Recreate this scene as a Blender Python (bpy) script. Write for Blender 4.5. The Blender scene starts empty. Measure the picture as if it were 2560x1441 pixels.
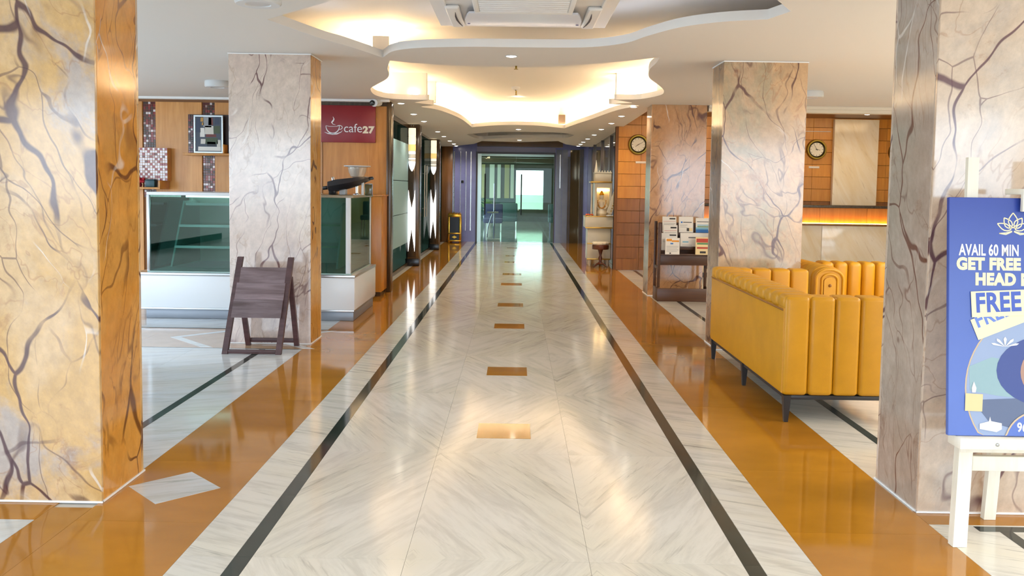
import bpy, bmesh, math, random
from mathutils import Vector, Matrix
R = math.radians
SC = bpy.context.scene
COL = SC.collection

# ------------------------------------------------------------------ camera
cam_d = bpy.data.cameras.new('camera')
cam = bpy.data.objects.new('camera', cam_d)
COL.objects.link(cam)
cam_d.sensor_width = 36.0
cam_d.lens = 30.23
cam_d.shift_x = 0.0
cam_d.shift_y = -0.0422
cam_d.clip_start = 0.05
cam_d.clip_end = 300
PITCH, YAW, ROLL = 0.0665538, -0.0041265, 0.0151073
_f = Vector((math.sin(YAW)*math.cos(PITCH), math.cos(YAW)*math.cos(PITCH), -math.sin(PITCH)))
_r = Vector((math.cos(YAW), -math.sin(YAW), 0))
_d = _f.cross(_r)
_r2 = _r*math.cos(ROLL) - _d*math.sin(ROLL)
_d2 = _r*math.sin(ROLL) + _d*math.cos(ROLL)
_m = Matrix((( _r2.x, -_d2.x, -_f.x, 0), (_r2.y, -_d2.y, -_f.y, 0), (_r2.z, -_d2.z, -_f.z, 1.4), (0, 0, 0, 1)))
cam.matrix_world = _m
SC.camera = cam

# ------------------------------------------------------------------ world and exposure
W = bpy.data.worlds.new('daylight')
SC.world = W
W.use_nodes = True
bg = W.node_tree.nodes['Background']
bg.inputs['Color'].default_value = (0.70, 0.85, 1.0, 1)
bg.inputs['Strength'].default_value = 6.4
SC.view_settings.view_transform = 'Standard'
SC.view_settings.look = 'None'
SC.view_settings.exposure = 0.22
SC.view_settings.gamma = 1.0
SC.view_settings.use_curve_mapping = False
SC.cycles.max_bounces = 9
SC.cycles.adaptive_threshold = 0.02

def area(name, loc, rot, sx, sy, energy, color=(1, 1, 1), portal=False):
    l = bpy.data.lights.new(name, 'AREA')
    l.shape = 'RECTANGLE'; l.size = sx; l.size_y = sy; l.energy = energy; l.color = color
    if portal: l.cycles.is_portal = True
    o = bpy.data.objects.new(name, l); COL.objects.link(o)
    o.location = loc; o.rotation_euler = rot
    return o
# daylight enters by the glazed front behind the camera and by the glazing of the cafe side
area('front_glazing_daylight', (0, -4.9, 1.45), (R(90), 0, 0), 14.6, 2.6, 1, portal=True)
area('cafe_glazing_daylight', (-7.38, 5.5, 1.3), (R(90), 0, R(-90)), 9.0, 2.3, 1, portal=True)
area('corridor_glazing_daylight', (0.55, 35.9, 1.6), (R(-90), 0, 0), 1.2, 1.1, 1, portal=True)

# unseen fill lights added to brighten the entrance, the lounge and the cafe
area('entrance_fill', (0.1, -0.4, 2.50), (0, 0, 0), 5.0, 4.2, 95, (1, .95, .89))
area('lounge_fill', (5.5, 4.5, 2.50), (0, 0, 0), 2.4, 7.0, 350, (1, .98, .95))
area('cafe_fill', (-5.2, 6.0, 2.44), (0, 0, 0), 2.4, 7.0, 30, (.80, .90, 1))

# ------------------------------------------------------------------ materials
def lin(h):
    h = h.lstrip('#'); out = []
    for i in (0, 2, 4):
        c = int(h[i:i+2], 16)/255
        out.append(c/12.92 if c <= .04045 else ((c+.055)/1.055)**2.4)
    return (*out, 1)
MATS = {}
def _new(name):
    m = bpy.data.materials.new(name); m.use_nodes = True
    nt = m.node_tree
    return m, nt, nt.nodes['Principled BSDF']
def plain(name, hexc, rough=.5, metal=0., spec=.5, emit=None, es=0., noise=0., nscale=(6, 6, 6)):
    if name in MATS: return MATS[name]
    m, nt, b = _new(name)
    b.inputs['Base Color'].default_value = lin(hexc)
    b.inputs['Roughness'].default_value = rough
    b.inputs['Metallic'].default_value = metal
    b.inputs['Specular IOR Level'].default_value = spec
    if emit:
        b.inputs['Emission Color'].default_value = lin(emit); b.inputs['Emission Strength'].default_value = es
    if noise:
        tc = nt.nodes.new('ShaderNodeTexCoord'); mp = nt.nodes.new('ShaderNodeMapping'); mp.inputs['Scale'].default_value = nscale
        nz = nt.nodes.new('ShaderNodeTexNoise'); nz.inputs['Scale'].default_value = 1.0; nz.inputs['Detail'].default_value = 5
        nt.links.new(tc.outputs['Object'], mp.inputs['Vector']); nt.links.new(mp.outputs[0], nz.inputs['Vector'])
        mr = nt.nodes.new('ShaderNodeMapRange'); mr.inputs['From Min'].default_value = .3; mr.inputs['From Max'].default_value = .7
        mr.inputs['To Min'].default_value = 1-noise; mr.inputs['To Max'].default_value = 1+noise
        nt.links.new(nz.outputs['Fac'], mr.inputs['Value'])
        oi = nt.nodes.new('ShaderNodeObjectInfo')
        m2 = nt.nodes.new('ShaderNodeMapRange'); m2.inputs['To Min'].default_value = 1-noise*.5; m2.inputs['To Max'].default_value = 1+noise*.5
        nt.links.new(oi.outputs['Random'], m2.inputs['Value'])
        mu = nt.nodes.new('ShaderNodeMath'); mu.operation = 'MULTIPLY'
        nt.links.new(mr.outputs[0], mu.inputs[0]); nt.links.new(m2.outputs[0], mu.inputs[1])
        vm = nt.nodes.new('ShaderNodeVectorMath'); vm.operation = 'SCALE'
        vm.inputs[0].default_value = lin(hexc)[:3]
        nt.links.new(mu.outputs[0], vm.inputs['Scale']); nt.links.new(vm.outputs[0], b.inputs['Base Color'])
    MATS[name] = m
    return m
class NG:
    """small helper for writing node graphs"""
    def __init__(s, nt): s.nt = nt
    def n(s, t, **k):
        x = s.nt.nodes.new(t)
        for a, v in k.items(): setattr(x, a, v)
        return x
    def l(s, a, b): s.nt.links.new(a, b)
    def math(s, op, a, b=None, clamp=False):
        x = s.n('ShaderNodeMath', operation=op, use_clamp=clamp)
        for i, v in enumerate((a, b)):
            if v is None: continue
            if isinstance(v, (int, float)): x.inputs[i].default_value = v
            else: s.l(v, x.inputs[i])
        return x.outputs[0]
    def noise(s, vec, scale, detail=4, rough=.55, dist=0.):
        x = s.n('ShaderNodeTexNoise'); s.l(vec, x.inputs['Vector'])
        x.inputs['Scale'].default_value = scale; x.inputs['Detail'].default_value = detail
        x.inputs['Roughness'].default_value = rough; x.inputs['Distortion'].default_value = dist
        return x
    def rng(s, v, a, b, c, d, smooth=False):
        x = s.n('ShaderNodeMapRange'); s.l(v, x.inputs['Value'])
        if smooth: x.interpolation_type = 'SMOOTHSTEP'
        for k, q in zip(('From Min', 'From Max', 'To Min', 'To Max'), (a, b, c, d)): x.inputs[k].default_value = q
        return x.outputs[0]
    def mix(s, f, a, b):
        x = s.n('ShaderNodeMix', data_type='RGBA')
        if isinstance(f, (int, float)): x.inputs['Factor'].default_value = f
        else: s.l(f, x.inputs['Factor'])
        for nm, v in ((6, a), (7, b)):
            if isinstance(v, tuple): x.inputs[nm].default_value = v
            else: s.l(v, x.inputs[nm])
        return x.outputs[2]
    def mapping(s, vec, loc=(0, 0, 0), rot=(0, 0, 0), scale=(1, 1, 1)):
        x = s.n('ShaderNodeMapping'); s.l(vec, x.inputs['Vector'])
        x.inputs['Location'].default_value = loc; x.inputs['Rotation'].default_value = rot; x.inputs['Scale'].default_value = scale
        return x.outputs[0]

def forest_marble(name, a, b, c, vein, seed, tilt=.35, zs=.55, vs=1.7, dens=1.0, patch=.55, fine='#8a5a44', blotch=.5):
    """veined brown forest marble: cloudy ground of three tones crossed by branching dark red veins"""
    m, nt, bs = _new(name); g = NG(nt)
    tc = g.n('ShaderNodeTexCoord')
    base = g.mapping(tc.outputs['Object'], loc=(seed*3.1, seed*1.7, seed*2.3), rot=(tilt, tilt, 0))
    w1 = g.noise(base, 1.3, 3, .5)
    sub = g.n('ShaderNodeVectorMath', operation='SUBTRACT'); g.l(w1.outputs['Color'], sub.inputs[0]); sub.inputs[1].default_value = (.5, .5, .5)
    sc = g.n('ShaderNodeVectorMath', operation='SCALE'); g.l(sub.outputs[0], sc.inputs[0]); sc.inputs['Scale'].default_value = .5
    ad = g.n('ShaderNodeVectorMath', operation='ADD'); g.l(base, ad.inputs[0]); g.l(sc.outputs[0], ad.inputs[1])
    warped = ad.outputs[0]
    # ground
    n1 = g.noise(g.mapping(warped, scale=(1.3, 1.3, .8)), 1.5, 6, .62)
    n2 = g.noise(g.mapping(warped, loc=(7, 3, 1), scale=(1, 1, .6)), 2.2, 6, .65)
    n3 = g.noise(g.mapping(base, scale=(3, 3, 2)), 7., 6, .7)
    f1 = g.rng(n1.outputs['Fac'], .42, .60, 0, 1, True)
    ground = g.mix(f1, lin(a), lin(b))
    f2 = g.math('MULTIPLY', g.rng(n2.outputs['Fac'], .50, .66, 0, 1, True), patch)
    ground = g.mix(f2, ground, lin(c))
    spk = g.rng(n3.outputs['Fac'], .35, .68, .86, 1.10)
    # brown blotches
    n4 = g.noise(g.mapping(warped, loc=(2, 9, 4), scale=(1.5, 1.5, 1)), 3.2, 7, .72)
    fb = g.math('MULTIPLY', g.rng(n4.outputs['Fac'], .58, .70, 0, 1, True), blotch)
    ground = g.mix(fb, ground, lin(fine))
    # veins
    def vein_mask(scale, loc, width, brk, zz):
        v = g.n('ShaderNodeTexVoronoi', feature='DISTANCE_TO_EDGE')
        g.l(g.mapping(warped, loc=loc, scale=(1, 1, zz)), v.inputs['Vector']); v.inputs['Scale'].default_value = scale
        wn = g.noise(base, 2.6, 3, .6)
        wd = g.rng(wn.outputs['Fac'], .3, .7, width*.35, width*1.8)
        mk = g.math('DIVIDE', v.outputs['Distance'], wd)
        mk = g.rng(mk, .35, 1.0, 1, 0, True)
        bn = g.noise(g.mapping(base, loc=loc), 1.9, 3, .5)
        return g.math('MULTIPLY', mk, g.rng(bn.outputs['Fac'], brk, brk+.10, 0, 1, True))
    def contour(scale, loc, width, zz, brk):
        n = g.noise(g.mapping(warped, loc=loc, scale=(1, 1, zz)), scale, 3, .5, .4)
        d = g.math('ABSOLUTE', g.math('SUBTRACT', n.outputs['Fac'], .5))
        mk = g.rng(d, 0, width, 1, 0, True)
        bn = g.noise(g.mapping(base, loc=loc), 1.7, 2, .5)
        return g.math('MULTIPLY', mk, g.rng(bn.outputs['Fac'], brk, brk+.12, 0, 1, True))
    v1 = vein_mask(vs*1.35, (0, 0, 0), .015*dens, .40, zs*.62)
    v2 = contour(1.5*vs, (3, 1, 5), .011*dens, zs*.7, .45)
    v3 = contour(3.6*vs, (1, 8, 2), .016, zs*1.1, .42)
    v5 = vein_mask(vs*2.6, (6, 2, 3), .012*dens, .42, zs*.5)
    col = g.mix(g.math('MULTIPLY', v3, .38), ground, lin(fine))
    col = g.mix(g.math('MULTIPLY', v2, .60), col, lin(vein))
    col = g.mix(g.math('MULTIPLY', v5, .60), col, lin(vein))
    col = g.mix(g.math('MULTIPLY', v1, .90), col, lin(vein))
    # pale quartz veins
    v4 = vein_mask(vs*1.3, (9, 4, 7), .010, .54, zs*.7)
    col = g.mix(g.math('MULTIPLY', v4, .6), col, lin('#e9e2dc'))
    fin = g.n('ShaderNodeVectorMath', operation='SCALE'); g.l(col, fin.inputs[0]); g.l(spk, fin.inputs['Scale'])
    g.l(fin.outputs[0], bs.inputs['Base Color'])
    bs.inputs['Roughness'].default_value = .12
    bs.inputs['Specular IOR Level'].default_value = .85
    MATS[name] = m
    return m

def white_marble(name, base, grey, cool=.0, mirror=True, ang=.49, rough=.12, amount=.75):
    """polished white floor marble; the grain runs diagonally and is book-matched slab by slab"""
    m, nt, bs = _new(name); g = NG(nt)
    ge = g.n('ShaderNodeNewGeometry'); sp = g.n('ShaderNodeSeparateXYZ'); g.l(ge.outputs['Position'], sp.inputs[0])
    x, y = sp.outputs[0], sp.outputs[1]
    if mirror:
        x = g.math('PINGPONG', g.math('ADD', x, 0.375+.692*10), .692)
        y = g.math('PINGPONG', g.math('ADD', y, -4.46+1.30*12), 1.30)
    ca, sa = math.cos(ang), math.sin(ang)
    s = g.math('ADD', g.math('MULTIPLY', x, sa), g.math('MULTIPLY', y, ca))
    t = g.math('SUBTRACT', g.math('MULTIPLY', x, ca), g.math('MULTIPLY', y, sa))
    cb = g.n('ShaderNodeCombineXYZ'); g.l(s, cb.inputs[0]); g.l(t, cb.inputs[1])
    oi = g.n('ShaderNodeObjectInfo')
    g.l(g.math('MULTIPLY', g.rng(oi.outputs['Random'], 0, 1, 0, 1), .35), cb.inputs[2])
    n1 = g.noise(g.mapping(cb.outputs[0], scale=(1.3, 9, 1)), 1.5, 6, .66, .35)
    n2 = g.noise(g.mapping(cb.outputs[0], loc=(4, 2, 0), scale=(1.0, 17, 1)), 2.0, 5, .68, .5)
    n3 = g.noise(g.mapping(cb.outputs[0], loc=(1, 7, 0), scale=(.7, 2.2, 1)), 1.2, 3, .5)
    f1 = g.rng(n1.outputs['Fac'], .44, .70, 0, 1, True)
    f2 = g.math('MULTIPLY', g.rng(n2.outputs['Fac'], .54, .68, 0, 1, True), g.rng(n3.outputs['Fac'], .36, .58, .2, 1))
    tint = g.mix(g.rng(n3.outputs['Fac'], .35, .65, 0, 1), lin(base), lin('#d9d4c4' if not cool else '#cfd6dc'))
    c1 = g.mix(g.math('MULTIPLY', f1, amount*.75), tint, lin('#b0aca3'))
    c2 = g.mix(g.math('MULTIPLY', f2, amount), c1, lin(grey))
    br = g.rng(oi.outputs['Random'], 0, 1, .955, 1.03)
    fin = g.n('ShaderNodeVectorMath', operation='SCALE'); g.l(c2, fin.inputs[0]); g.l(br, fin.inputs['Scale'])
    g.l(fin.outputs[0], bs.inputs['Base Color'])
    bs.inputs['Roughness'].default_value = rough
    bs.inputs['Specular IOR Level'].default_value = .5
    MATS[name] = m
    return m

def wood(name, a, b, scale=3.0, axis='Z', rough=.3, rnd=.12, spec=.5):
    m, nt, bs = _new(name); g = NG(nt)
    tc = g.n('ShaderNodeTexCoord'); oi = g.n('ShaderNodeObjectInfo')
    sc = {'Z': (9, 9, .7), 'X': (.7, 9, 9), 'Y': (9, .7, 9)}[axis]
    ad = g.n('ShaderNodeVectorMath', operation='ADD'); g.l(tc.outputs['Object'], ad.inputs[0])
    cb = g.n('ShaderNodeCombineXYZ')
    for i in range(3): g.l(g.math('MULTIPLY', oi.outputs['Random'], 31.7), cb.inputs[i])
    g.l(cb.outputs[0], ad.inputs[1])
    n = g.noise(g.mapping(ad.outputs[0], scale=sc), scale, 6, .62, .6)
    n2 = g.noise(ad.outputs[0], 2.2, 3, .5)
    col = g.mix(g.rng(n.outputs['Fac'], .32, .70, 0, 1), lin(a), lin(b))
    k = g.math('MULTIPLY', g.rng(oi.outputs['Random'], 0, 1, 1-rnd, 1+rnd), g.rng(n2.outputs['Fac'], .3, .7, .9, 1.08))
    fin = g.n('ShaderNodeVectorMath', operation='SCALE'); g.l(col, fin.inputs[0]); g.l(k, fin.inputs['Scale'])
    g.l(fin.outputs[0], bs.inputs['Base Color'])
    bs.inputs['Roughness'].default_value = rough; bs.inputs['Specular IOR Level'].default_value = spec
    MATS[name] = m
    return m

def leather(name, hexc):
    m, nt, bs = _new(name); g = NG(nt)
    tc = g.n('ShaderNodeTexCoord')
    n = g.noise(tc.outputs['Object'], 5, 5, .6)
    v = g.n('ShaderNodeTexVoronoi'); g.l(tc.outputs['Object'], v.inputs['Vector']); v.inputs['Scale'].default_value = 260
    k = g.rng(n.outputs['Fac'], .3, .7, .92, 1.07)
    fin = g.n('ShaderNodeVectorMath', operation='SCALE'); fin.inputs[0].default_value = lin(hexc)[:3]; g.l(k, fin.inputs['Scale'])
    g.l(fin.outputs[0], bs.inputs['Base Color'])
    bp = g.n('ShaderNodeBump'); bp.inputs['Strength'].default_value = .12; bp.inputs['Distance'].default_value = .002
    g.l(v.outputs['Distance'], bp.inputs['Height']); g.l(bp.outputs[0], bs.inputs['Normal'])
    bs.inputs['Roughness'].default_value = .42; bs.inputs['Specular IOR Level'].default_value = .45
    MATS[name] = m
    return m

def glass(name, tint, refl=1.0, rough=.01, body=0., body_col='#88a8a0', flat=None):
    """thin pane: tinted transmission plus a Fresnel reflection (and, for frosted panes, some body colour)"""
    m = bpy.data.materials.new(name); m.use_nodes = True; nt = m.node_tree; nt.nodes.clear(); g = NG(nt)
    out = g.n('ShaderNodeOutputMaterial'); tr = g.n('ShaderNodeBsdfTransparent'); gl = g.n('ShaderNodeBsdfGlossy')
    tr.inputs['Color'].default_value = lin(tint); gl.inputs['Roughness'].default_value = rough
    lw = g.n('ShaderNodeFresnel'); lw.inputs['IOR'].default_value = 1.5
    f = g.math('MULTIPLY', lw.outputs[0], refl, True) if flat is None else g.math('MULTIPLY', flat, 1.0)
    mx = g.n('ShaderNodeMixShader'); g.l(f, mx.inputs[0])
    base = tr.outputs[0]
    if body:
        df = g.n('ShaderNodeBsdfDiffuse'); df.inputs['Color'].default_value = lin(body_col)
        mb = g.n('ShaderNodeMixShader'); mb.inputs[0].default_value = body; g.l(tr.outputs[0], mb.inputs[1]); g.l(df.outputs[0], mb.inputs[2])
        base = mb.outputs[0]
    g.l(base, mx.inputs[1]); g.l(gl.outputs[0], mx.inputs[2]); g.l(mx.outputs[0], out.inputs[0])
    MATS[name] = m
    return m
def emissive(name, hexc, s):
    if name in MATS: return MATS[name]
    m, nt, b = _new(name)
    b.inputs['Base Color'].default_value = lin(hexc); b.inputs['Emission Color'].default_value = lin(hexc); b.inputs['Emission Strength'].default_value = s
    MATS[name] = m
    return m

M_CEIL = plain('ceiling_white_paint', '#e9e7e4', .7, spec=.2)
M_CEIL_LIP = plain('ceiling_lip_paint', '#f0f0f0', .6, spec=.2)
M_CREAM = plain('cream_paint', '#e6dccb', .7, spec=.2)
M_GROUT = plain('floor_bed', '#bdb8ae', .2)
M_WM = white_marble('white_marble_bookmatched', '#e0dcd4', '#8a857c', amount=.55)
M_WMB = white_marble('white_marble_border', '#dad8d2', '#85847f', mirror=False, ang=-1.15)
M_WMC = white_marble('white_marble_side', '#d3d5d3', '#86908c', cool=1, mirror=False, ang=1.2, amount=.6)
M_OR = plain('ochre_stone', '#ae7522', .07, noise=.14, nscale=(1.6, 3.2, 1))
M_GREEN = plain('dark_green_stone', '#313a36', .08, noise=.25, nscale=(9, 9, 9))
M_TAN = plain('tan_stone', '#b39475', .08, noise=.1)
M_STEEL = plain('brushed_steel', '#b9bcc0', .28, 1.0)
M_CHROME = plain('chrome', '#d8dadd', .08, 1.0)
M_BRASS = plain('aged_brass', '#8a7432', .3, 1.0)
M_GOLD = plain('bright_gold', '#e0b348', .22, 1.0)
M_BLACK = plain('black_enamel', '#17181b', .25)
M_DARKMETAL = plain('charcoal_metal', '#2b2a2c', .4)
M_WHITEP = plain('white_laminate', '#d8dbde', .3)
M_WOODH = wood('honey_wood_panel', '#b87a35', '#cf9450', 2.2, 'Z', .28)
M_WOODT = wood('orange_wood_tile', '#bf7a25', '#d08f35', 2.4, 'Z', .3, .09)
M_WOODD = wood('dark_wood_tile', '#7a4a1e', '#8e5c26', 2.4, 'Z', .3, .09)  # darker wood for the lower wall rows and the desk ledge
M_WOODC = wood('counter_wood', '#b0701f', '#c88a3a', 2.0, 'Z', .3)
M_DKWOOD = wood('dark_brown_wood', '#3f2626', '#57393a', 2.6, 'X', .45)
M_BROWN = wood('chocolate_wood', '#40240f', '#553117', 2.4, 'X', .4)
M_PILLAR = wood('pillar_wood', '#3b2b1c', '#57432c', 2., 'Z', .2)
M_LEATH = leather('mustard_leather', '#c98e12')
M_LEATHD = leather('mustard_leather_seam', '#8a560c')
M_PALEW = wood('pale_painted_pine', '#e8e0cc', '#f0eadb', 2., 'Z', .5, .03)

# ------------------------------------------------------------------ geometry helpers
class MB:
    def __init__(s): s.bm = bmesh.new()
    def box(s, x0, x1, y0, y1, z0, z1, bev=0., seg=2, M=None, mi=0):
        r = bmesh.ops.create_cube(s.bm, size=1.0); vs = r['verts']
        for v in vs: v.co = Vector(((x0+x1)/2+v.co.x*(x1-x0), (y0+y1)/2+v.co.y*(y1-y0), (z0+z1)/2+v.co.z*(z1-z0)))
        fs = set(f for v in vs for f in v.link_faces)
        if bev:
            es = list(set(e for v in vs for e in v.link_edges))
            rb = bmesh.ops.bevel(s.bm, geom=es, offset=bev, segments=seg, profile=.5, affect='EDGES')
            vs = list(set(v for f in rb['faces'] for v in f.verts))
            fs = set(f for v in vs for f in v.link_faces)
            vs = list(set(v for f in fs for v in f.verts))
        for f in fs: f.material_index = mi
        if M is not None:
            for v in vs: v.co = M @ v.co
        return s
    def loft(s, rings, close=True, cap=True, M=None, mi=0):
        vr = [[s.bm.verts.new((M @ Vector(p)) if M is not None else Vector(p)) for p in r] for r in rings]
        n = len(vr[0]); fs = []
        for a, b in zip(vr[:-1], vr[1:]):
            for i in range(n if close else n-1):
                j = (i+1) % n
                try: fs.append(s.bm.faces.new((a[i], a[j], b[j], b[i])))
                except ValueError: pass
        if cap:
            for r in (vr[0][::-1], vr[-1]):
                try: fs.append(s.bm.faces.new(r))
                except ValueError: pass
        for f in fs: f.material_index = mi
        return s
    def lathe(s, prof, c=(0, 0, 0), n=24, axis='Z', M=None, mi=0, ring=False):
        if ring: prof = list(prof)+[prof[0]]
        rings = []
        for (r, h) in prof:
            ring = []
            for i in range(n):
                a = 2*math.pi*i/n
                if axis == 'Z': p = (c[0]+r*math.cos(a), c[1]+r*math.sin(a), c[2]+h)
                elif axis == 'Y': p = (c[0]+r*math.cos(a), c[1]+h, c[2]+r*math.sin(a))
                else: p = (c[0]+h, c[1]+r*math.cos(a), c[2]+r*math.sin(a))
                ring.append(p)
            rings.append(ring)
        return s.loft(rings, cap=not ring, M=M, mi=mi)
    def tube(s, pts, rad, n=8, mi=0):
        pts = [Vector(p) for p in pts]; rings = []
        rads = rad if isinstance(rad, (list, tuple)) else [rad]*len(pts)
        for i, p in enumerate(pts):
            d = (pts[min(i+1, len(pts)-1)]-pts[max(i-1, 0)]).normalized()
            u = d.orthogonal().normalized() if i == 0 else (u-d*u.dot(d)).normalized()
            w = d.cross(u)
            rings.append([p+(u*math.cos(2*math.pi*k/n)+w*math.sin(2*math.pi*k/n))*rads[i] for k in range(n)])
        return s.loft(rings, mi=mi)
    def bar(s, p0, p1, w0, w1, d0, d1, mi=0):
        """straight bar of rectangular section (x size w, y size d) from p0 to p1"""
        rings = []
        for p, w, d in ((p0, w0, d0), (p1, w1, d1)):
            x, y, z = p
            rings.append([(x-w/2, y-d/2, z), (x+w/2, y-d/2, z), (x+w/2, y+d/2, z), (x-w/2, y+d/2, z)])
        return s.loft(rings, mi=mi)
    def prism(s, poly, f, t, mi=0):
        """polygon in (u,v) placed by f(u,v,w), w from 0 to t"""
        return s.loft([[f(u, v, 0) for u, v in poly], [f(u, v, t) for u, v in poly]], mi=mi)
    def ribbon(s, pts, wid, f, t, mi=0):
        n = len(pts); wid = wid if isinstance(wid, (list, tuple)) else [wid]*n
        L, Q = [], []
        for i, (u, v) in enumerate(pts):
            a = pts[max(i-1, 0)]; b = pts[min(i+1, n-1)]
            dx, dy = b[0]-a[0], b[1]-a[1]; q = math.hypot(dx, dy) or 1
            nx, ny = -dy/q*wid[i]/2, dx/q*wid[i]/2
            L.append((u+nx, v+ny)); Q.append((u-nx, v-ny))
        rings = [[f(*a, 0), f(*b, 0), f(*b, t), f(*a, t)] for a, b in zip(L, Q)]
        return s.loft(rings, mi=mi)
    def build(s, name, mat, parent=None, smooth=True, ang=35, origin=None):
        bmesh.ops.recalc_face_normals(s.bm, faces=s.bm.faces[:])
        me = bpy.data.meshes.new(name)
        org = Vector(origin) if origin is not None else (wloc(parent) if parent else Vector((0, 0, 0)))
        for v in s.bm.verts: v.co -= org
        s.bm.to_mesh(me); s.bm.free()
        for m in (mat if isinstance(mat, (list, tuple)) else [mat]): me.materials.append(m)
        if smooth:
            me.shade_smooth(); me.set_sharp_from_angle(angle=R(ang))
        o = bpy.data.objects.new(name, me); COL.objects.link(o)
        if parent:
            o.parent = parent; o.location = org-wloc(parent)
        else: o.location = org
        return o
def wloc(o):
    v = Vector((0, 0, 0))
    while o is not None: v += o.location; o = o.parent
    return v
def thing(name, label, cat, loc, group=None):
    o = bpy.data.objects.new(name, None); COL.objects.link(o)
    o.location = loc; o.empty_display_size = .1
    return tag(o, label, cat, group)
def tag(o, label, cat, group=None):
    o['label'] = label; o['category'] = cat
    if group: o['group'] = group
    return o
def struct(o): o['kind'] = 'structure'; return o
def lab(o, s): o['label'] = s; return o
def text_part(name, txt, mat, parent, M, size=.1, align='LEFT', off=0., ext=.0008, sx=1.0):
    cu = bpy.data.curves.new(name, 'FONT'); cu.body = txt; cu.size = size; cu.align_x = align; cu.offset = off; cu.extrude = ext; cu.resolution_u = 4; cu.space_character = 1.0+off*16
    t = bpy.data.objects.new(name, cu); COL.objects.link(t)
    me = bpy.data.meshes.new_from_object(t.evaluated_get(bpy.context.evaluated_depsgraph_get()))
    bpy.data.objects.remove(t); bpy.data.curves.remove(cu)
    me.transform(M @ Matrix.Diagonal((sx, 1, 1, 1))); me.transform(Matrix.Translation(-wloc(parent)))
    me.materials.clear(); me.materials.append(mat); me.name = name
    o = bpy.data.objects.new(name, me); COL.objects.link(o); o.parent = parent
    return o
def smooth_pts(ctrl, n=8, closed=True):
    """Catmull-Rom through control points; a point given as (x, y, 'c') stays a corner"""
    out = []; N = len(ctrl)
    for i in range(N if closed else N-1):
        p1, p2 = ctrl[i], ctrl[(i+1) % N]
        c1, c2 = len(p1) > 2, len(p2) > 2
        p0 = p1 if c1 else (ctrl[(i-1) % N] if closed or i > 0 else p1)
        p3 = p2 if c2 else (ctrl[(i+2) % N] if closed or i+2 < N else p2)
        for k in range(n):
            t = k/n; q = []
            for a in (0, 1):
                m1, m2 = (p2[a]-p0[a])/2, (p3[a]-p1[a])/2
                if c1: m1 = p2[a]-p1[a]
                if c2: m2 = p2[a]-p1[a]
                q.append((2*t**3-3*t*t+1)*p1[a]+(t**3-2*t*t+t)*m1+(-2*t**3+3*t*t)*p2[a]+(t**3-t*t)*m2)
            out.append(tuple(q))
    if not closed: out.append(tuple(ctrl[-1][:2]))
    return out
def zc(y): return 2.52-max(0., y-10)*.01

# ================================================================== FLOOR
def simple_box(name, x0, x1, y0, y1, z0, z1, mat, parent=None, bev=0.):
    return MB().box(x0, x1, y0, y1, z0, z1, bev).build(name, mat, parent, smooth=bool(bev), origin=None if parent else ((x0+x1)/2, (y0+y1)/2, z0))
floor = struct(simple_box('floor', -7.5, 7.5, -5, 22.05, -.12, -.004, M_GROUT))
_tile_cache = {}
def tile(name, x0, x1, y0, y1, mat, parent=floor, top=0., gap=.0006, zb=-.0038):
    """one floor slab with its joint left open around it; alike slabs share mesh data"""
    w, d = round(x1-x0, 3), round(y1-y0, 3); key = (w, d, mat.name, top)
    if key not in _tile_cache:
        b = MB(); b.box(-w/2+gap, w/2-gap, -d/2+gap, d/2-gap, zb, top)
        me = bpy.data.meshes.new(name); b.bm.to_mesh(me); b.bm.free(); me.materials.append(mat); _tile_cache[key] = me
    o = bpy.data.objects.new(name, _tile_cache[key]); COL.objects.link(o)
    o.parent = parent; o.location = Vector(((x0+x1)/2, (y0+y1)/2, 0))-wloc(parent)
    return o
CX = -.05
yy = 1.84
while yy < 21.9:
    y1 = min(yy+1.30, 22.0)
    for a, b in ((-.921, -.345), (-.345, .345), (.345, .921)): tile('marble_slab', CX+a, CX+b, yy, y1, M_WM)
    for s in (-1, 1):
        for k in (0, 1):
            ya, yb = yy+k*.65, min(yy+.65+k*.65, 22.0)
            if yb-ya > .05:
                a, b = sorted((s*.921, s*.987)); tile('dark_stripe_slab', CX+a, CX+b, ya, yb, M_GREEN)
        a, b = sorted((s*.987, s*1.19)); tile('border_slab', CX+a, CX+b, yy, y1, M_WMB)
    yy += 1.30
for y in (4.87, 6.48, 8.62, 10.2, 12.4, 13.85, 16.1, 17.6, 19.9):
    tile('ochre_square_tile', CX-.152, CX+.152, y-.152, y+.152, M_OR, top=.0008, zb=.0001)
# ochre borders of the nave, with the bay pieces between the columns
ycuts = [1.9, 3.46, 4.24, 5.5, 6.8, 7.28, 8.05, 9.3, 10.6, 11.1, 11.8, 13.1, 14.4, 15.7, 17, 18.3, 19.6, 20.9, 22.0]
for y0, y1 in zip(ycuts[:-1], ycuts[1:]):
    tile('ochre_border_slab', -1.80, -1.24, y0, y1, M_OR)
    tile('ochre_border_slab', 1.14, 1.77, y0, y1, M_OR)
tile('ochre_border_slab', -1.97, -1.80, 1.9, 3.6, M_OR)
tile('ochre_border_slab', -3.6, -1.97, 3.46, 3.66, M_OR)
tile('ochre_border_slab', 1.77, 3.6, 3.57, 3.72, M_OR)
dia = MB(); cxd, cyd, hd = -1.552, 3.866, .212
dia.prism([(cxd-hd, cyd), (cxd, cyd-hd), (cxd+hd, cyd), (cxd, cyd+hd)], lambda u, v, w: (u, v, .0001+w), .0008)
lab(dia.build('marble_diamond_tile', M_WMC, floor, False), 'white marble diamond set into the ochre border')
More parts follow.
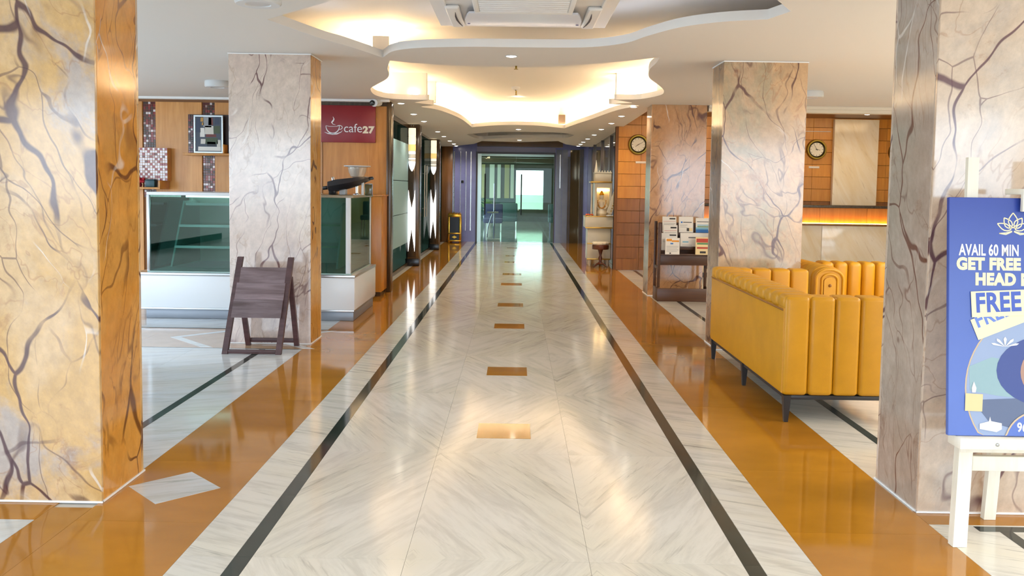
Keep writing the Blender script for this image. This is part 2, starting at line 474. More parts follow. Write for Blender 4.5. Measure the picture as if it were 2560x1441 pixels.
# left aisle (cafe side)
def aisle(xs, ys, mat, stripe=None):
    for x0, x1 in zip(xs[:-1], xs[1:]):
        for y0, y1 in zip(ys[:-1], ys[1:]): tile('side_slab', x0, x1, y0, y1, mat)
def vline(x, y0, y1, w=.055):
    n = max(1, int((y1-y0)/1.2)); h = (y1-y0)/n
    for i in range(n): tile('dark_stripe_slab', x-w/2, x+w/2, y0+i*h, y0+(i+1)*h, M_GREEN, top=.0007, zb=.0001)
aisle([-5.6, -4.6, -3.6, -2.7, -1.97], [1.9, 2.7, 3.46], M_WMC)
aisle([-6.6, -5.6, -4.6, -3.6, -2.7, -2.16, -1.80], [3.66, 4.6, 5.5, 6.4, 7.22], M_WMC)
vline(-2.13, 3.9, 7.2)
# chevron band between the aisle bays
for i, x in enumerate((-6.6, -5.5, -4.4, -3.3)): tile('tan_band_slab', x, x+1.1 if i < 3 else -1.80, 7.22, 8.20, M_TAN)
tile('dark_stripe_slab', -6.6, -1.80, 8.20, 8.23, M_GREEN); tile('dark_stripe_slab', -6.6, -1.80, 7.215, 7.232, M_GREEN, top=.0006, zb=.0001)
for x in (-6.0, -5.0, -4.0, -3.07, -2.2):
    for s in (-1, 1):
        b = MB(); f = lambda u, v, w: (u, v, .0001+w)
        tipx, ym, ye = x, 7.71, 7.71+s*.46
        b.prism([(tipx-.05, ym), (tipx+.05, ym), (tipx+.50, ye), (tipx+.40, ye)], f, .0007)
        b.build('chevron_tile', M_WMC, floor, False)
aisle([-6.6, -5.6, -4.6, -3.6, -2.7, -1.80], [8.23, 9.2, 10.2, 11.3], M_WMC)
# right aisle (lounge side)
aisle([1.77, 2.7, 3.6, 4.6, 5.6], [1.9, 2.7, 3.57], M_WMB); vline(2.06, 1.9, 3.5)
tile('dark_stripe_slab', 1.95, 4.2, 3.50, 3.555, M_GREEN, top=.0007, zb=.0001)
M_WMR = white_marble('white_marble_lounge', '#d5d1c8', '#8a877e', mirror=False, ang=-1.2, amount=.6)
aisle([1.77, 2.7, 3.6, 4.6, 5.6, 6.6], [3.72, 4.7, 5.7, 6.6, 7.5, 8.5, 9.5, 10.5, 11.4, 12.4, 13.4, 14.85], M_WMR)
vline(2.06, 4.2, 7.4); vline(2.06, 8.0, 14.8)

# ================================================================== CEILING
R1 = [(-1.72, 5.95, 'c'), (-1.52, 6.66), (-1.4, 6.96), (-1.28, 7.32), (-1.19, 7.62, 'c'), (-1.03, 7.23), (-.77, 7.05), (-.37, 6.97), (-.02, 6.96), (.52, 6.92), (.81, 6.7), (.94, 6.37), (1.11, 6.02), (1.34, 5.81), (1.62, 5.7, 'c'), (1.69, 5.44, 'c'), (1.51, 5.13), (1.2, 4.6), (.6, 4.3), (-.1, 4.2), (-.7, 4.6), (-1.14, 5.3), (-1.42, 5.62)]
R2 = [(-1.15, 7.80, 'c'), (-1.25, 8.3), (-1.30, 8.75), (-1.39, 9.15), (-1.58, 9.67), (-1.71, 10.07), (-1.76, 10.62), (-1.69, 10.95), (-1.51, 11.11), (-1.14, 11.15, 'c'), (-1.37, 11.47, 'c'), (-1.14, 11.78, 'c'), (-1.35, 12.02, 'c'), (-1.12, 12.49), (-.91, 13.73), (-.81, 15.45, 'c'), (-.44, 15.04), (-.02, 14.85), (.39, 14.94), (.84, 15.4, 'c'), (.93, 14.79), (1.16, 13.46), (1.38, 12.12), (1.61, 11.45, 'c'), (1.19, 11.31, 'c'), (1.47, 11.13, 'c'), (1.2, 10.8, 'c'), (1.5, 10.72), (1.68, 10.28), (1.66, 9.88), (1.53, 9.39), (1.32, 8.74), (1.23, 8.16), (1.22, 7.73), (1.20, 7.38, 'c'), (.93, 7.63), (.66, 7.83), (.31, 8.02), (-.02, 8.1), (-.43, 8.09), (-.72, 8.04), (-.93, 7.94)]
R3 = [(-1.02, 17.28, 'c'), (-.49, 16.63), (.05, 16.42), (.81, 16.48), (1.12, 17.06, 'c'), (1.02, 17.8), (.64, 17.86), (.06, 18.1), (-.36, 18.32), (-.82, 18.6)]
OUT = [(-7.4, -5), (7.4, -5), (7.4, 11.40), (1.82, 11.40), (1.82, 21.0), (1.46, 20.77), (1.13, 20.06), (.9, 18.95), (.07, 19.5), (-.79, 19.34), (-1.02, 20.43), (-1.62, 21.57), (-1.95, 21.7), (-1.95, 11.25), (-7.4, 11.25)]
def fill_slab(name, outer, holes, z0, th, mat, zf, parent=None):
    cu = bpy.data.curves.new(name, 'CURVE'); cu.dimensions = '2D'; cu.fill_mode = 'BOTH'; cu.extrude = th/2
    for pts in [outer]+holes:
        sp = cu.splines.new('POLY'); sp.points.add(len(pts)-1); sp.use_cyclic_u = True
        for p, q in zip(sp.points, pts): p.co = (q[0], q[1], 0, 1)
    t = bpy.data.objects.new(name, cu); COL.objects.link(t)
    me = bpy.data.meshes.new_from_object(t.evaluated_get(bpy.context.evaluated_depsgraph_get()))
    bpy.data.objects.remove(t); bpy.data.curves.remove(cu)
    for v in me.vertices: v.co.z += z0+th/2+zf(v.co.y)
    me.materials.clear(); me.materials.append(mat)
    o = bpy.data.objects.new(name, me); COL.objects.link(o)
    if parent: o.parent = parent; o.location = -wloc(parent)
    return o
r1p, r2p, r3p = smooth_pts(R1, 7), smooth_pts(R2, 7), smooth_pts(R3, 6)
def subdiv(pts, step=.8):
    out = []
    for i, a in enumerate(pts):
        b = pts[(i+1) % len(pts)]; n = max(1, int(math.dist(a, b)/step))
        out += [(a[0]+(b[0]-a[0])*k/n, a[1]+(b[1]-a[1])*k/n) for k in range(n)]
    return out
ceiling = struct(fill_slab('ceiling', subdiv(OUT), [r1p, r2p, r3p], 0., .065, M_CEIL, lambda y: zc(y)))
UPZ = 2.86
upper = struct(MB().box(-7.5, 7.5, -5, 22.1, UPZ, UPZ+.05).build('ceiling_upper', M_CEIL, None, False))
def offset_loop(pts, d):
    """loop moved outwards by d along its smoothed normal"""
    n = len(pts); area2 = sum(pts[i][0]*pts[(i+1) % n][1]-pts[(i+1) % n][0]*pts[i][1] for i in range(n)); sg = 1 if area2 > 0 else -1
    out = []
    for i in range(n):
        a, b = pts[(i-3) % n], pts[(i+3) % n]; dx, dy = b[0]-a[0], b[1]-a[1]; q = math.hypot(dx, dy) or 1
        out.append((pts[i][0]+sg*dy/q*d, pts[i][1]-sg*dx/q*d))
    return out
M_COVE = emissive('cove_led_strip', '#ffdba8', 70.0)
M_RECESS_FILL = emissive('recess_fill_strip', '#eef2ff', 4.5)  # added glow for the near recess, in place of daylight falling there
def cove(pts, name, mat, sel, d=.16, z=.068, w=.03):
    off = offset_loop(pts, d)
    run = []; runs = []
    for p in off+[off[0]]:
        if sel(p): run.append(p)
        elif run: runs.append(run); run = []
    if run: runs.append(run)
    out = []
    for r in runs:
        if len(r) < 3: continue
        b = MB(); b.ribbon(r, w, lambda u, v, t: (u, v, zc(v)+z+t), .012)
        out.append(b.build(name, mat, ceiling, False))
    return out
cove(r2p, 'cove_or_fill_strip', M_COVE, lambda p: p[1] > 8.2)
hot = MB().box(-1.32, -1.17, 7.86, 8.02, 2.59, 2.75).build('cove_box', M_CEIL, ceiling, False)
simple_box('cove_or_fill_strip', -1.36, -1.12, 8.05, 8.08, 2.6, 2.8, M_COVE, ceiling)
# recess walls set back behind the lips
def recess_wall(pts, d, sel):
    off = offset_loop(pts, d); off = [p for p in off if sel(p)]
    b = MB(); b.ribbon(off, .02, lambda u, v, t: (u, v, zc(v)+.065+t*(UPZ-zc(v)-.065)), 1.0)
    return b.build('recess_wall', M_CEIL, ceiling, False)
R2W = [(-1.95, 9.0), (-2.02, 9.5), (-2.08, 10.5), (-1.95, 11.5), (-1.6, 12.4), (-1.3, 13.7), (-1.15, 15.5), (-.5, 15.62), (0, 15.45), (.5, 15.55), (1.15, 15.6), (1.35, 13.8), (1.6, 12.5), (1.95, 11.5), (2.02, 10.3), (1.95, 9.4), (1.9, 8.9)]
b = MB(); b.ribbon(smooth_pts(R2W, 5, False), .02, lambda u, v, t: (u, v, zc(v)+.065+t*(UPZ-zc(v)-.065)), 1.0); b.build('recess_wall', M_CEIL, ceiling, False)
recess_wall(r3p, .25, lambda p: True)
cove(r1p, 'cove_or_fill_strip', M_RECESS_FILL, lambda p: p[1] < 7.3, d=.22)  # added fill strip, hidden round the near recess
# straight downstand boxes that close the cove runs beside the lobes
for x0, x1, y0, y1 in ((-1.75, -1.18, 11.2, 11.32), (1.24, 1.75, 10.95, 11.06), (-1.75, -1.15, 12.1, 12.2), (1.42, 1.8, 11.55, 11.65)):
    simple_box('cove_end_box', x0, x1, y0, y1, 2.57, UPZ, M_CEIL, ceiling)
sb = thing('cove_speaker', 'small dark brown box standing in the far lit ceiling cove', 'speaker', (.80, 15.62, 2.53))
MB().box(.74, .86, 15.56, 15.68, 2.535, 2.72, .006).build('cabinet', plain('dark_brown_box', '#4a3626', .5), sb)
MB().box(.75, .85, 15.552, 15.56, 2.55, 2.705).build('grille', plain('dark_grille', '#33271e', .7), sb)
# white beam of the reception alcove and the cornice of the cafe wall
beam = struct(MB().box(2.49, 7.4, 11.30, 11.44, 2.43, 2.52).box(2.49, 7.4, 11.26, 11.30, 2.47, 2.52).build('trim_1', M_CREAM, None, False))
corn = struct(MB().box(-7.4, -1.66, 11.19, 11.29, 2.48, 2.56).build('trim_2', M_CEIL_LIP, None, False))
alc = struct(MB().box(1.82, 7.4, 11.44, 14.9, 2.66, 2.70).build('ceiling_alcove', wood('alcove_wood', '#7a4a1d', '#94602a', 2., 'X', .35), None, False))
for y in (12.4, 13.4): simple_box('ceiling_batten', 1.82, 7.4, y, y+.06, 2.62, 2.66, M_WOODC, alc)

# ================================================================== ROOM SHELL
M_WALLW = plain('wall_offwhite', '#dcd6cc', .6)
back = struct(MB().box(-7.5, -7.3, -5.1, -5, 0, 2.9).box(7.3, 7.5, -5.1, -5, 0, 2.9).box(-7.3, 7.3, -5.1, -5, 2.75, 2.9).box(-7.3, 7.3, -5.1, -5, 0, .15)
              .box(-2.2, -2.0, -5.1, -5, .15, 2.75).box(2.0, 2.2, -5.1, -5, .15, 2.75).build('wall_back', M_WALLW, None, False))
wl = struct(MB().box(-7.5, -7.4, -5, 1.0, 0, 2.9).box(-7.5, -7.4, 10, 11.3, 0, 2.9).box(-7.5, -7.4, -4, 10, 2.45, 2.9).box(-7.5, -7.4, -4, 10, 0, .15)
            .box(-7.5, -7.4, 5.3, 5.5, .15, 2.45).build('wall_left', M_WALLW, None, False))
wr = struct(MB().box(7.4, 7.5, -5, 14.95, 0, 2.9).build('wall_right', plain('wall_cream_right', '#d9c7a6', .5), None, False))
ground = struct(MB().box(-40, 40, -45, -5.1, -.2, -.12).box(-40, -7.5, -5.1, 45, -.2, -.12).build('ground', plain('outdoor_paving', '#a8a49c', .8), None, False))

# ================================================================== COLUMNS
LV = '#4f2b2b'
m_l1f = forest_marble('forest_marble_l1', '#cda468', '#d2b084', '#aca4a4', '#4a2630', 1.3, .38, .5, 1.5, 1.15, .8, '#9c6a45', .45)  # grey patches, made stronger to paint in the sky's reflection
m_l1s = forest_marble('forest_marble_l1_side', '#cc8a34', '#d59a4a', '#b88a44', '#5a2e18', 2.6, .15, .28, 2.0, 1.1, .5, '#8e5420', .5)
m_l2f = forest_marble('forest_marble_l2', '#cfbaae', '#d6c4b6', '#b5a29c', '#6a4446', 4.2, -.25, .42, 1.6, .8, .6, '#a1805f', .45)
m_l2s = forest_marble('forest_marble_l2_side', '#d3994a', '#dcac62', '#c4975a', '#7a4a20', 5.1, .05, .15, 2.2, .7, .5, '#96652a', .4)
m_r2f = forest_marble('forest_marble_r2', '#cba67e', '#c0a486', '#a0977e', '#5a3432', 7.7, .30, .40, 1.6, 1.0, .7, '#9a6038', .55)
m_r2s = forest_marble('forest_marble_r2_side', '#957b60', '#a58a70', '#8a7f70', '#5a3a30', 8.4, .05, .22, 2.0, .9, .6, '#6e4a36', .5)
m_r1f = forest_marble('forest_marble_r1', '#cbb49e', '#d2bfac', '#b9aea6', '#5a3440', 10.6, -.35, .45, 1.5, .9, .6, '#9a7050', .45)
m_r1s = forest_marble('forest_marble_r1_side', '#aa9a8c', '#b4a598', '#a09688', '#6a4438', 11.2, .3, .30, 1.9, .8, .6, '#7c5640', .4)
m_r3f = forest_marble('forest_marble_r3', '#c08f62', '#c69c74', '#ad9376', '#5e3a34', 13.9, -.2, .45, 1.7, .9, .5, '#9a6438', .5)
m_plain = plain('column_core', '#a08468', .4)
def column(label, x0, x1, y0, y1, side, mf, ms, z1=2.518):
    t = thing('marble_column', label, 'column', ((x0+x1)/2, (y0+y1)/2, 0))
    th = .018
    MB().box(x0+th, x1-th, y0+th, y1-th, 0, z1).build('core', m_plain, t, False)
    MB().box(x0, x1, y0, y0+th, .006, z1-.004, .002, 1).build('front_slab', mf, t)
    MB().box(x0, x1, y1-th, y1, .006, z1-.004, .002, 1).build('rear_slab', mf, t)
    a = (x1-th, x1) if side > 0 else (x0, x0+th)
    b = (x0, x0+th) if side > 0 else (x1-th, x1)
    MB().box(a[0], a[1], y0+th+.0015, y1-th-.0015, .006, z1-.004, .002, 1).build('inner_side_slab', ms, t)
    MB().box(b[0], b[1], y0+th+.0015, y1-th-.0015, .006, z1-.004, .002, 1).build('outer_side_slab', mf, t)
    e = .006
    MB().box(x0-e, x1+e, y0-e, y0+.004, .0012, .009).box(x0-e, x0+.004, y0, y1+e, .0012, .009).box(x1-.004, x1+e, y0, y1+e, .0012, .009).build('base_bead', M_CEIL_LIP, t, False)
    MB().box(x0-e, x1+e, y0-e, y0+.004, z1-.010, z1).box(x0-e, x0+.004, y0, y1+e, z1-.010, z1).box(x1-.004, x1+e, y0, y1+e, z1-.010, z1).build('top_bead', M_CEIL_LIP, t, False)
    return t
column('large near marble column on the left, golden with dark red veins', -2.49, -1.785, 3.655, 4.075, 1, m_l1f, m_l1s)
column('pinkish beige marble column behind the dark folding wooden rack', -2.487, -1.782, 7.45, 7.86, 1, m_l2f, m_l2s)
column('grey beige marble column at right behind the blue poster easel', 1.782, 2.49, 3.70, 4.14, -1, m_r1f, m_r1s)
column('beige marble column standing directly behind the mustard sofas', 1.775, 2.495, 7.50, 7.93, -1, m_r2f, m_r2s)
column('farthest marble column at right, behind the newspaper rack', 1.75, 2.47, 11.30, 11.72, -1, m_r3f, m_r2s, 2.655)

# ================================================================== CAFE WALL (left, far)
WY = 11.30
cw = struct(MB().box(-7.4, -1.66, WY+.03, WY+.12, 0, 2.50).build('wall_cafe', plain('cafe_wall_board', '#8e5a28', .5), None, False))
for x0, x1, z0, z1 in ((-6.6, -4.905, 0, 2.45), (-4.735, -4.125, 0, 2.45), (-3.96, -3.2, 0, 2.45), (-3.2, -2.545, 0, 2.45)):
    simple_box('wood_panel', x0+.003, x1-.003, WY+.005, WY+.03, z0, z1, M_WOODH, cw)
lab(simple_box('wood_panel', -2.54, -1.66, WY+.005, WY+.03, 0, 2.45, M_WOODC, cw), 'reddish wood panel below the red sign')
simple_box('wood_header', -2.6, -1.66, WY-.01, WY+.03, 2.43, 2.50, M_PILLAR, cw)
struct(MB().box(-7.4, -1.66, WY+.03, WY+.12, 2.50, 2.86).build('wall_cafe_upper', M_CEIL, None, False))
MOS = [plain('mosaic_maroon', '#5a1f22', .15), plain('mosaic_red', '#8a2d33', .15), plain('mosaic_white', '#d8cfd2', .15), plain('mosaic_brown', '#3c2620', .2), plain('mosaic_pink', '#a58a88', .15)]
def mosaic(name, x0, x1, z0, z1, y, ts, wts, parent, seed, check=False):
    rd = random.Random(seed); b = MB(); nx = max(1, round((x1-x0)/ts)); nz = max(1, round((z1-z0)/ts)); sx, sz = (x1-x0)/nx, (z1-z0)/nz
    for i in range(nx):
        for j in range(nz):
            mi = rd.choices(range(5), wts)[0]
            if check and (i+j) % 2 == 0 and rd.random() < .75: mi = 2
            g = .0025; b.box(x0+i*sx+g, x0+(i+1)*sx-g, y-.006-rd.random()*.002, y, z0+j*sz+g, z0+(j+1)*sz-g, mi=mi)
    o = b.build(name, MOS, parent, False); o['kind'] = 'stuff'
    return o
mosaic('mosaic_strip', -4.90, -4.74, 1.2, 2.45, WY+.03, .033, (4, 2, 1.2, 3, 1.2), cw, 3)
mosaic('mosaic_strip', -4.12, -3.965, 1.2, 2.45, WY+.03, .033, (4, 2, 1.2, 3, 1.2), cw, 4)
# mosaic-faced box with its shelf
mbx = thing('mosaic_box', 'red and white mosaic fronted wall box beside the left column', 'wall box', (-4.70, WY, 1.42))
MB().box(-4.92, -4.53, WY-.12, WY+.0, 1.42, 1.845).build('body', M_WOODH, mbx, False)
mosaic('mosaic_face', -4.92, -4.53, 1.42, 1.845, WY-.12, .032, (1, 5, 3, 0, 1), mbx, 7, True)
sh = thing('wall_shelf', 'small honey wood shelf under the red and white mosaic box', 'shelf', (-4.75, WY, 1.31))
MB().box(-5.1, -4.56, WY-.30, WY+.0, 1.31, 1.335, .003).build('board', M_WOODH, sh)
MB().box(-4.58, -4.56, WY-.30, WY+.0, 1.335, 1.42, .002).build('end_board', M_WOODH, sh)
fl = thing('red_flower_ornament', 'small red flower ornament standing on the wooden wall shelf', 'ornament', (-4.86, WY-.2, 1.336))
rd = random.Random(5); b = MB()
for i in range(11):
    a = i*2.4; r = .02+.04*rd.random(); zz = 1.40+.05*rd.random()
    b.lathe([(.004, -.02), (.022, -.008), (.026, .006), (.008, .02)], (-4.86+r*math.cos(a), WY-.2+r*math.sin(a)*.6, zz), 8)
b.build('petals', plain('flower_red', '#b3202f', .5), fl)
MB().lathe([(.022, 0), (.03, .03), (.02, .055)], (-4.86, WY-.2, 1.336), 12).build('pot', plain('pot_dark_red', '#6d1d24', .4), fl)
cn = thing('teal_canister', 'dark teal box standing right of the red flower on shelf', 'canister', (-4.71, WY-.2, 1.336))
MB().box(-4.77, -4.65, WY-.25, WY-.15, 1.336, 1.425, .008).build('body', plain('dark_teal', '#12414a', .4), cn)
MB().box(-4.765, -4.655, WY-.245, WY-.155, 1.425, 1.438, .004).build('lid', plain('dark_teal_lid', '#0c2f38', .4), cn)
# picture niche
nic = thing('picture_niche', 'shallow wooden wall niche with a dark mosaic back holding the picture', 'niche', (-4.05, WY, 1.76))
MB().box(-4.32, -3.72, WY-.16, WY+.0, 1.755, 1.785, .002).build('shelf', M_WOODC, nic)
MB().box(-4.30, -3.74, WY-.012, WY+.0, 1.785, 2.29).build('back_board', plain('niche_dark', '#2e1a16', .4), nic, False)
mosaic('mosaic_back', -4.295, -4.205, 1.79, 2.285, WY-.013, .03, (4, 1.5, 1, 4, 1), nic, 9)
MB().box(-3.80, -3.78, WY-.16, WY-.012, 1.785, 1.90, .002).build('side_board', M_WOODC, nic)
pic = thing('framed_picture', 'silver framed still-life print standing in the wall niche', 'picture', (-4.0, WY-.08, 1.786))
px0, px1, pz0, pz1, py = -4.195, -3.815, 1.787, 2.275, WY-.09
b = MB()
for q in ((px0, px1, pz0, pz0+.02), (px0, px1, pz1-.02, pz1), (px0, px0+.02, pz0+.02, pz1-.02), (px1-.02, px1, pz0+.02, pz1-.02)): b.box(q[0], q[1], py-.012, py+.012, q[2], q[3], .002, 1)
b.build('frame', plain('silver_frame', '#c9d3d8', .3, .6), pic)
PC = [plain('print_'+h, '#'+h, .5) for h in ('3e4756', '6b2f2a', 'c8c4bb', '2f3b52', '8d8f93', '3f4d33', 'b98a3e', 'd9d6d0', '1f2228', '7a3038')]
b = MB(); f = lambda u, v, w: (px0+.02+u*(px1-px0-.04), py-.006-w, pz0+.02+v*(pz1-pz0-.04))
b.prism([(0, 0), (1, 0), (1, 1), (0, 1)], f, .001, 0)
for u0, u1, v0, v1, mi in ((.30, .62, .70, 1, 4), (.50, .68, .76, .98, 1), (.74, .92, .78, 1, 3), (.03, .20, .55, .95, 3), (.20, .32, .86, .98, 6), (.18, .36, .42, .68, 7), (.36, .70, .50, .74, 2), (.70, .95, .52, .74, 5), (.40, .80, .42, .50, 1), (.38, .86, .22, .40, 5), (.10, .98, .02, .14, 7), (.20, .40, .22, .36, 2), (.44, .78, .16, .28, 8), (.05, .18, .22, .42, 0), (.82, .97, .14, .34, 2), (.25, .33, .76, .84, 6)):
    b.prism([(u0, v0), (u1, v0), (u1-.01, v1), (u0+.01, v1)], f, .002, mi)
b.build('print', PC, pic, False)

# red cafe sign
sg = thing('cafe_sign', 'dark red cafe sign with white cup logo and lettering', 'sign', (-2.19, WY-.02, 2.19))
M_RED = plain('sign_red', '#8a2029', .35); M_PRT = plain('sign_white_print', '#eeeef2', .4); M_PRTC = plain('sign_cream_print', '#f5e6cc', .4)
MB().box(-2.60, -1.848, WY-.03, WY-.0, 1.955, 2.435, .003).build('board', M_RED, sg)
sy = WY-.031
f = lambda u, v, w: (u, sy-w, v)
b = MB()
def arc(cx, cz, rx, rz, a0, a1, n=20): return [(cx+rx*math.cos(R(a0+(a1-a0)*i/n)), cz+rz*math.sin(R(a0+(a1-a0)*i/n))) for i in range(n+1)]
b.ribbon(arc(-2.405, 2.165, .088, .095, 178, 362), [.006+.010*math.sin(math.pi*i/20) for i in range(21)], f, .004)
b.ribbon([(-2.495, 2.168), (-2.44, 2.160), (-2.37, 2.160), (-2.312, 2.170)], .005, f, .004)
b.ribbon(arc(-2.318, 2.148, .038, .026, -100, 150, 14), .008, f, .004)
b.ribbon([(-2.512, 2.085), (-2.47, 2.068), (-2.41, 2.060), (-2.35, 2.064), (-2.295, 2.088), (-2.278, 2.11)], [.003, .010, .016, .014, .008, .003], f, .004)
b.ribbon([(-2.37, 2.180), (-2.405, 2.192), (-2.418, 2.212), (-2.40, 2.232), (-2.388, 2.255), (-2.402, 2.287)], [.003, .008, .016, .020, .014, .003], f, .004)
b.build('cup_logo', M_PRT, sg, False)
XF = lambda x, y, z: Matrix.Translation((x, y, z)) @ Matrix.Rotation(R(90), 4, 'X')
text_part('lettering', 'cafe', M_PRT, sg, XF(-2.265, sy-.002, 2.088), .160, off=-.0006, ext=.0015, sx=.98)
text_part('numerals', '27', M_PRTC, sg, XF(-2.012, sy-.002, 2.082), .118, off=.0065, ext=.0015, sx=1.15)
# security camera
sc_ = thing('security_camera', 'white dome security camera above the red cafe sign corner', 'camera', (-1.83, WY-.1, 2.52))
MB().lathe([(.02, .0), (.055, -.005), (.06, -.02), (.05, -.03)], (-1.83, WY-.11, 2.518), 16).build('mount', M_WHITEP, sc_)
MB().tube([(-1.80, WY-.05, 2.475), (-1.84, WY-.20, 2.455)], .048, 14).build('housing', M_WHITEP, sc_)
MB().lathe([(.036, 0), (.03, -.012), (.012, -.018)], (-1.862, WY-.205, 2.455), 12, 'Y').build('lens', M_BLACK, sc_)
# wooden jamb at the end of the cafe wall
jb = struct(MB().box(-1.70, -1.635, WY-.06, WY+.14, 0, 2.49, .012, 2).build('trim_3', M_PILLAR, None))
# low wooden counter wing beside the display case
cwg = thing('wooden_counter', 'honey wood counter wing between the display case and glass wall', 'counter', (-1.90, 10.9, 0))
MB().box(-2.9, -1.68, 10.75, 11.20, .06, 1.265, .004).build('body', M_WOODC, cwg)
MB().box(-2.9, -1.665, 10.74, 11.22, 1.265, 1.285, .003).build('top', M_WOODC, cwg)
MB().box(-2.85, -1.70, 10.80, 11.18, 0.001, .06).build('plinth', M_PILLAR, cwg, False)

# ================================================================== DISPLAY CASE
G_CASE = glass('case_glass', '#d3ece6', 1.6)
G_SHELF = glass('shelf_glass', '#c4e2da', 1.5, body=.25, body_col='#a9d2cc')
case = thing('display_case', 'long glass pastry display case with white base and steel ledge', 'display case', (-2.7, 9.3, 0))
cx0, cx1, cy0, cy1 = -3.90, -1.64, 8.74, 10.05
MB().box(cx0+.1, cx1-.02, cy0+.05, cy1-.05, .001, .10, .004).build('steel_plinth', plain('plinth_grey', '#8b9098', .45, .5), case)
MB().box(cx0, cx1, cy0, cy1, .118, .45, .004).build('base_cabinet', M_WHITEP, case)
MB().box(cx0+.005, cx1-.005, cy0-.004, cy1, .10, .118, .002).build('steel_trim', M_STEEL, case)
MB().box(cx0-.004, cx1+.004, cy0-.006, cy1, .45, .478, .004).build('steel_ledge', M_STEEL, case)
gx0, gx1, gy0, gy1 = -3.78, -1.685, 8.78, 10.0
M_INT = plain('case_interior', '#3b4a42', .3)
MB().box(gx0, gx1, gy0, gy1, .479, .49).build('deck', plain('case_deck', '#9fb9b2', .25), case, False)
MB().box(gx0, gx1, gy1-.02, gy1, .49, 1.27).build('rear_panel', plain('case_rear', '#a3b8ac', .25), case, False)
MB().box(gx0, -2.25, gy0-.0, gy1, 1.27, 1.30, .003).build('top_board', M_WHITEP, case)
lab(MB().box(-2.25, gx1+.02, gy0-.0, gy1, 1.268, 1.292, .003).build('top_board', plain('top_stone', '#8f8672', .3), case), 'grey brown top at the right end')
for x in (gx0, -2.72, gx1-.055):
    MB().box(x, x+.05 if x != gx0 else x+.03, gy0, gy0+.03, .49, 1.27, .003).build('corner_post', M_WHITEP if x != gx0 else M_STEEL, case)
MB().box(gx1-.03, gx1, gy1-.03, gy1, .49, 1.27, .003).build('corner_post', M_WHITEP, case)
MB().box(gx0+.03, -2.72, gy0+.008, gy0+.014, .49, 1.27).build('front_pane', G_CASE, case, False)
MB().box(-2.67, gx1-.055, gy0+.008, gy0+.014, .49, 1.27).build('front_pane', G_CASE, case, False)
MB().box(gx1-.014, gx1-.008, gy0+.03, gy1-.03, .49, 1.27).build('side_pane', G_CASE, case, False)
MB().box(gx0+.008, gx0+.014, gy0+.03, gy1-.03, .49, 1.27).build('side_pane', G_CASE, case, False)
for z, d in ((.71, .82), (.93, .70), (1.16, .5)):
    s = MB().box(gx0+.14, -2.74, gy1-.02-d, gy1-.03, z, z+.01).build('glass_shelf', G_SHELF, case, False)
    MB().box(gx0+.14, -2.74, gy1-.035-d, gy1-.02-d, z-.008, z+.018).build('front_rail', M_WHITEP, s, False)
for z, d in ((.72, .62), (.95, .52)):
    s = MB().box(-2.66, gx1-.22, gy1-.02-d, gy1-.03, z, z+.01).build('glass_shelf', G_SHELF, case, False)
    MB().box(-2.66, gx1-.22, gy1-.035-d, gy1-.02-d, z-.006, z+.014).build('front_rail', plain('green_glass_edge', '#7fa08a', .2), s, False)
for x in (gx0+.09, -2.80, -2.62, -1.92):
    MB().loft([[(x, gy1-.03, .5), (x+.02, gy1-.03, .5), (x+.02, gy1-.85, .5), (x, gy1-.85, .5)], [(x, gy1-.03, 1.2), (x+.02, gy1-.03, 1.2), (x+.02, gy1-.48, 1.2), (x, gy1-.48, 1.2)]]).build('shelf_bracket', plain('case_bracket', '#a9c3c0', .3, .3), case, False)
MB().box(gx0+.05, -2.75, gy1-.3, gy1-.25, 1.235, 1.262).build('lamp_tube', emissive('case_lamp', '#dff4f2', 3.0), case, False)
# things on the case
brd = tag(MB().box(-2.52, -2.06, 8.86, 9.12, 1.302, 1.318, .004).build('cutting_board', M_PALEW, origin=(-2.3, 9, 1.302)), 'pale wooden board lying on the display case top', 'board')
brd.location.z = 1.302
gd = thing('griddle_pan', 'black long curved griddle pan with stub handles, tilted on case', 'pan', (-1.9, 9.6, 1.30))
Mg = Matrix.Translation((-1.86, 9.52, 1.42)) @ Matrix.Rotation(R(-9), 4, 'Y')
ring = []
for x, w, zt, zb in ((-.22, .10, .0, -.03), (-.20, .15, .045, -.06), (-.12, .17, .055, -.065), (0, .175, .05, -.055), (.12, .17, .047, -.035), (.20, .14, .040, -.01), (.24, .07, .03, .0)):
    ring.append([(x, -w, (zt+zb)/2), (x, -w*.8, zb), (x, 0, zb-.008), (x, w*.8, zb), (x, w, (zt+zb)/2), (x, w*.8, zt), (x, 0, zt+.006), (x, -w*.8, zt)])
MB().loft(ring, M=Mg).build('pan', plain('griddle_black', '#25252b', .35), gd, ang=50)
MB().box(-.285, -.21, -.03, .03, -.035, .005, .008, M=Mg).build('handle', M_BLACK, gd)
MB().box(.22, .285, -.03, .03, .0, .035, .008, M=Mg).build('handle', M_BLACK, gd)
MB().lathe([(.02, 0), (.02, .03), (.012, .04)], (-.155, 0, .055), 10, M=Mg).build('knob', M_CHROME, gd)
MB().box(-1.95, -1.88, 9.47, 9.58, 1.293, 1.36, .006).build('foot', M_WHITEP, gd)
MB().box(-1.70, -1.675, 9.44, 9.48, 1.293, 1.445, .003).build('support_post', M_WHITEP, gd)
MB().box(-2.06, -1.99, 9.44, 9.60, 1.293, 1.365, .006).build('rear_foot', M_BLACK, gd)
bw = thing('rimmed_bowl', 'clear bowl with wide white rim on a chrome foot', 'bowl', (-1.825, 9.87, 1.293))
bc = (-1.825, 9.87, 0)
MB().lathe([(.03, 1.475), (.075, 1.50), (.098, 1.55), (.105, 1.602), (.098, 1.602), (.07, 1.51), (.01, 1.49)], bc, 28).build('bowl', plain('bowl_glass', '#d9cdbf', .12, .35), bw)
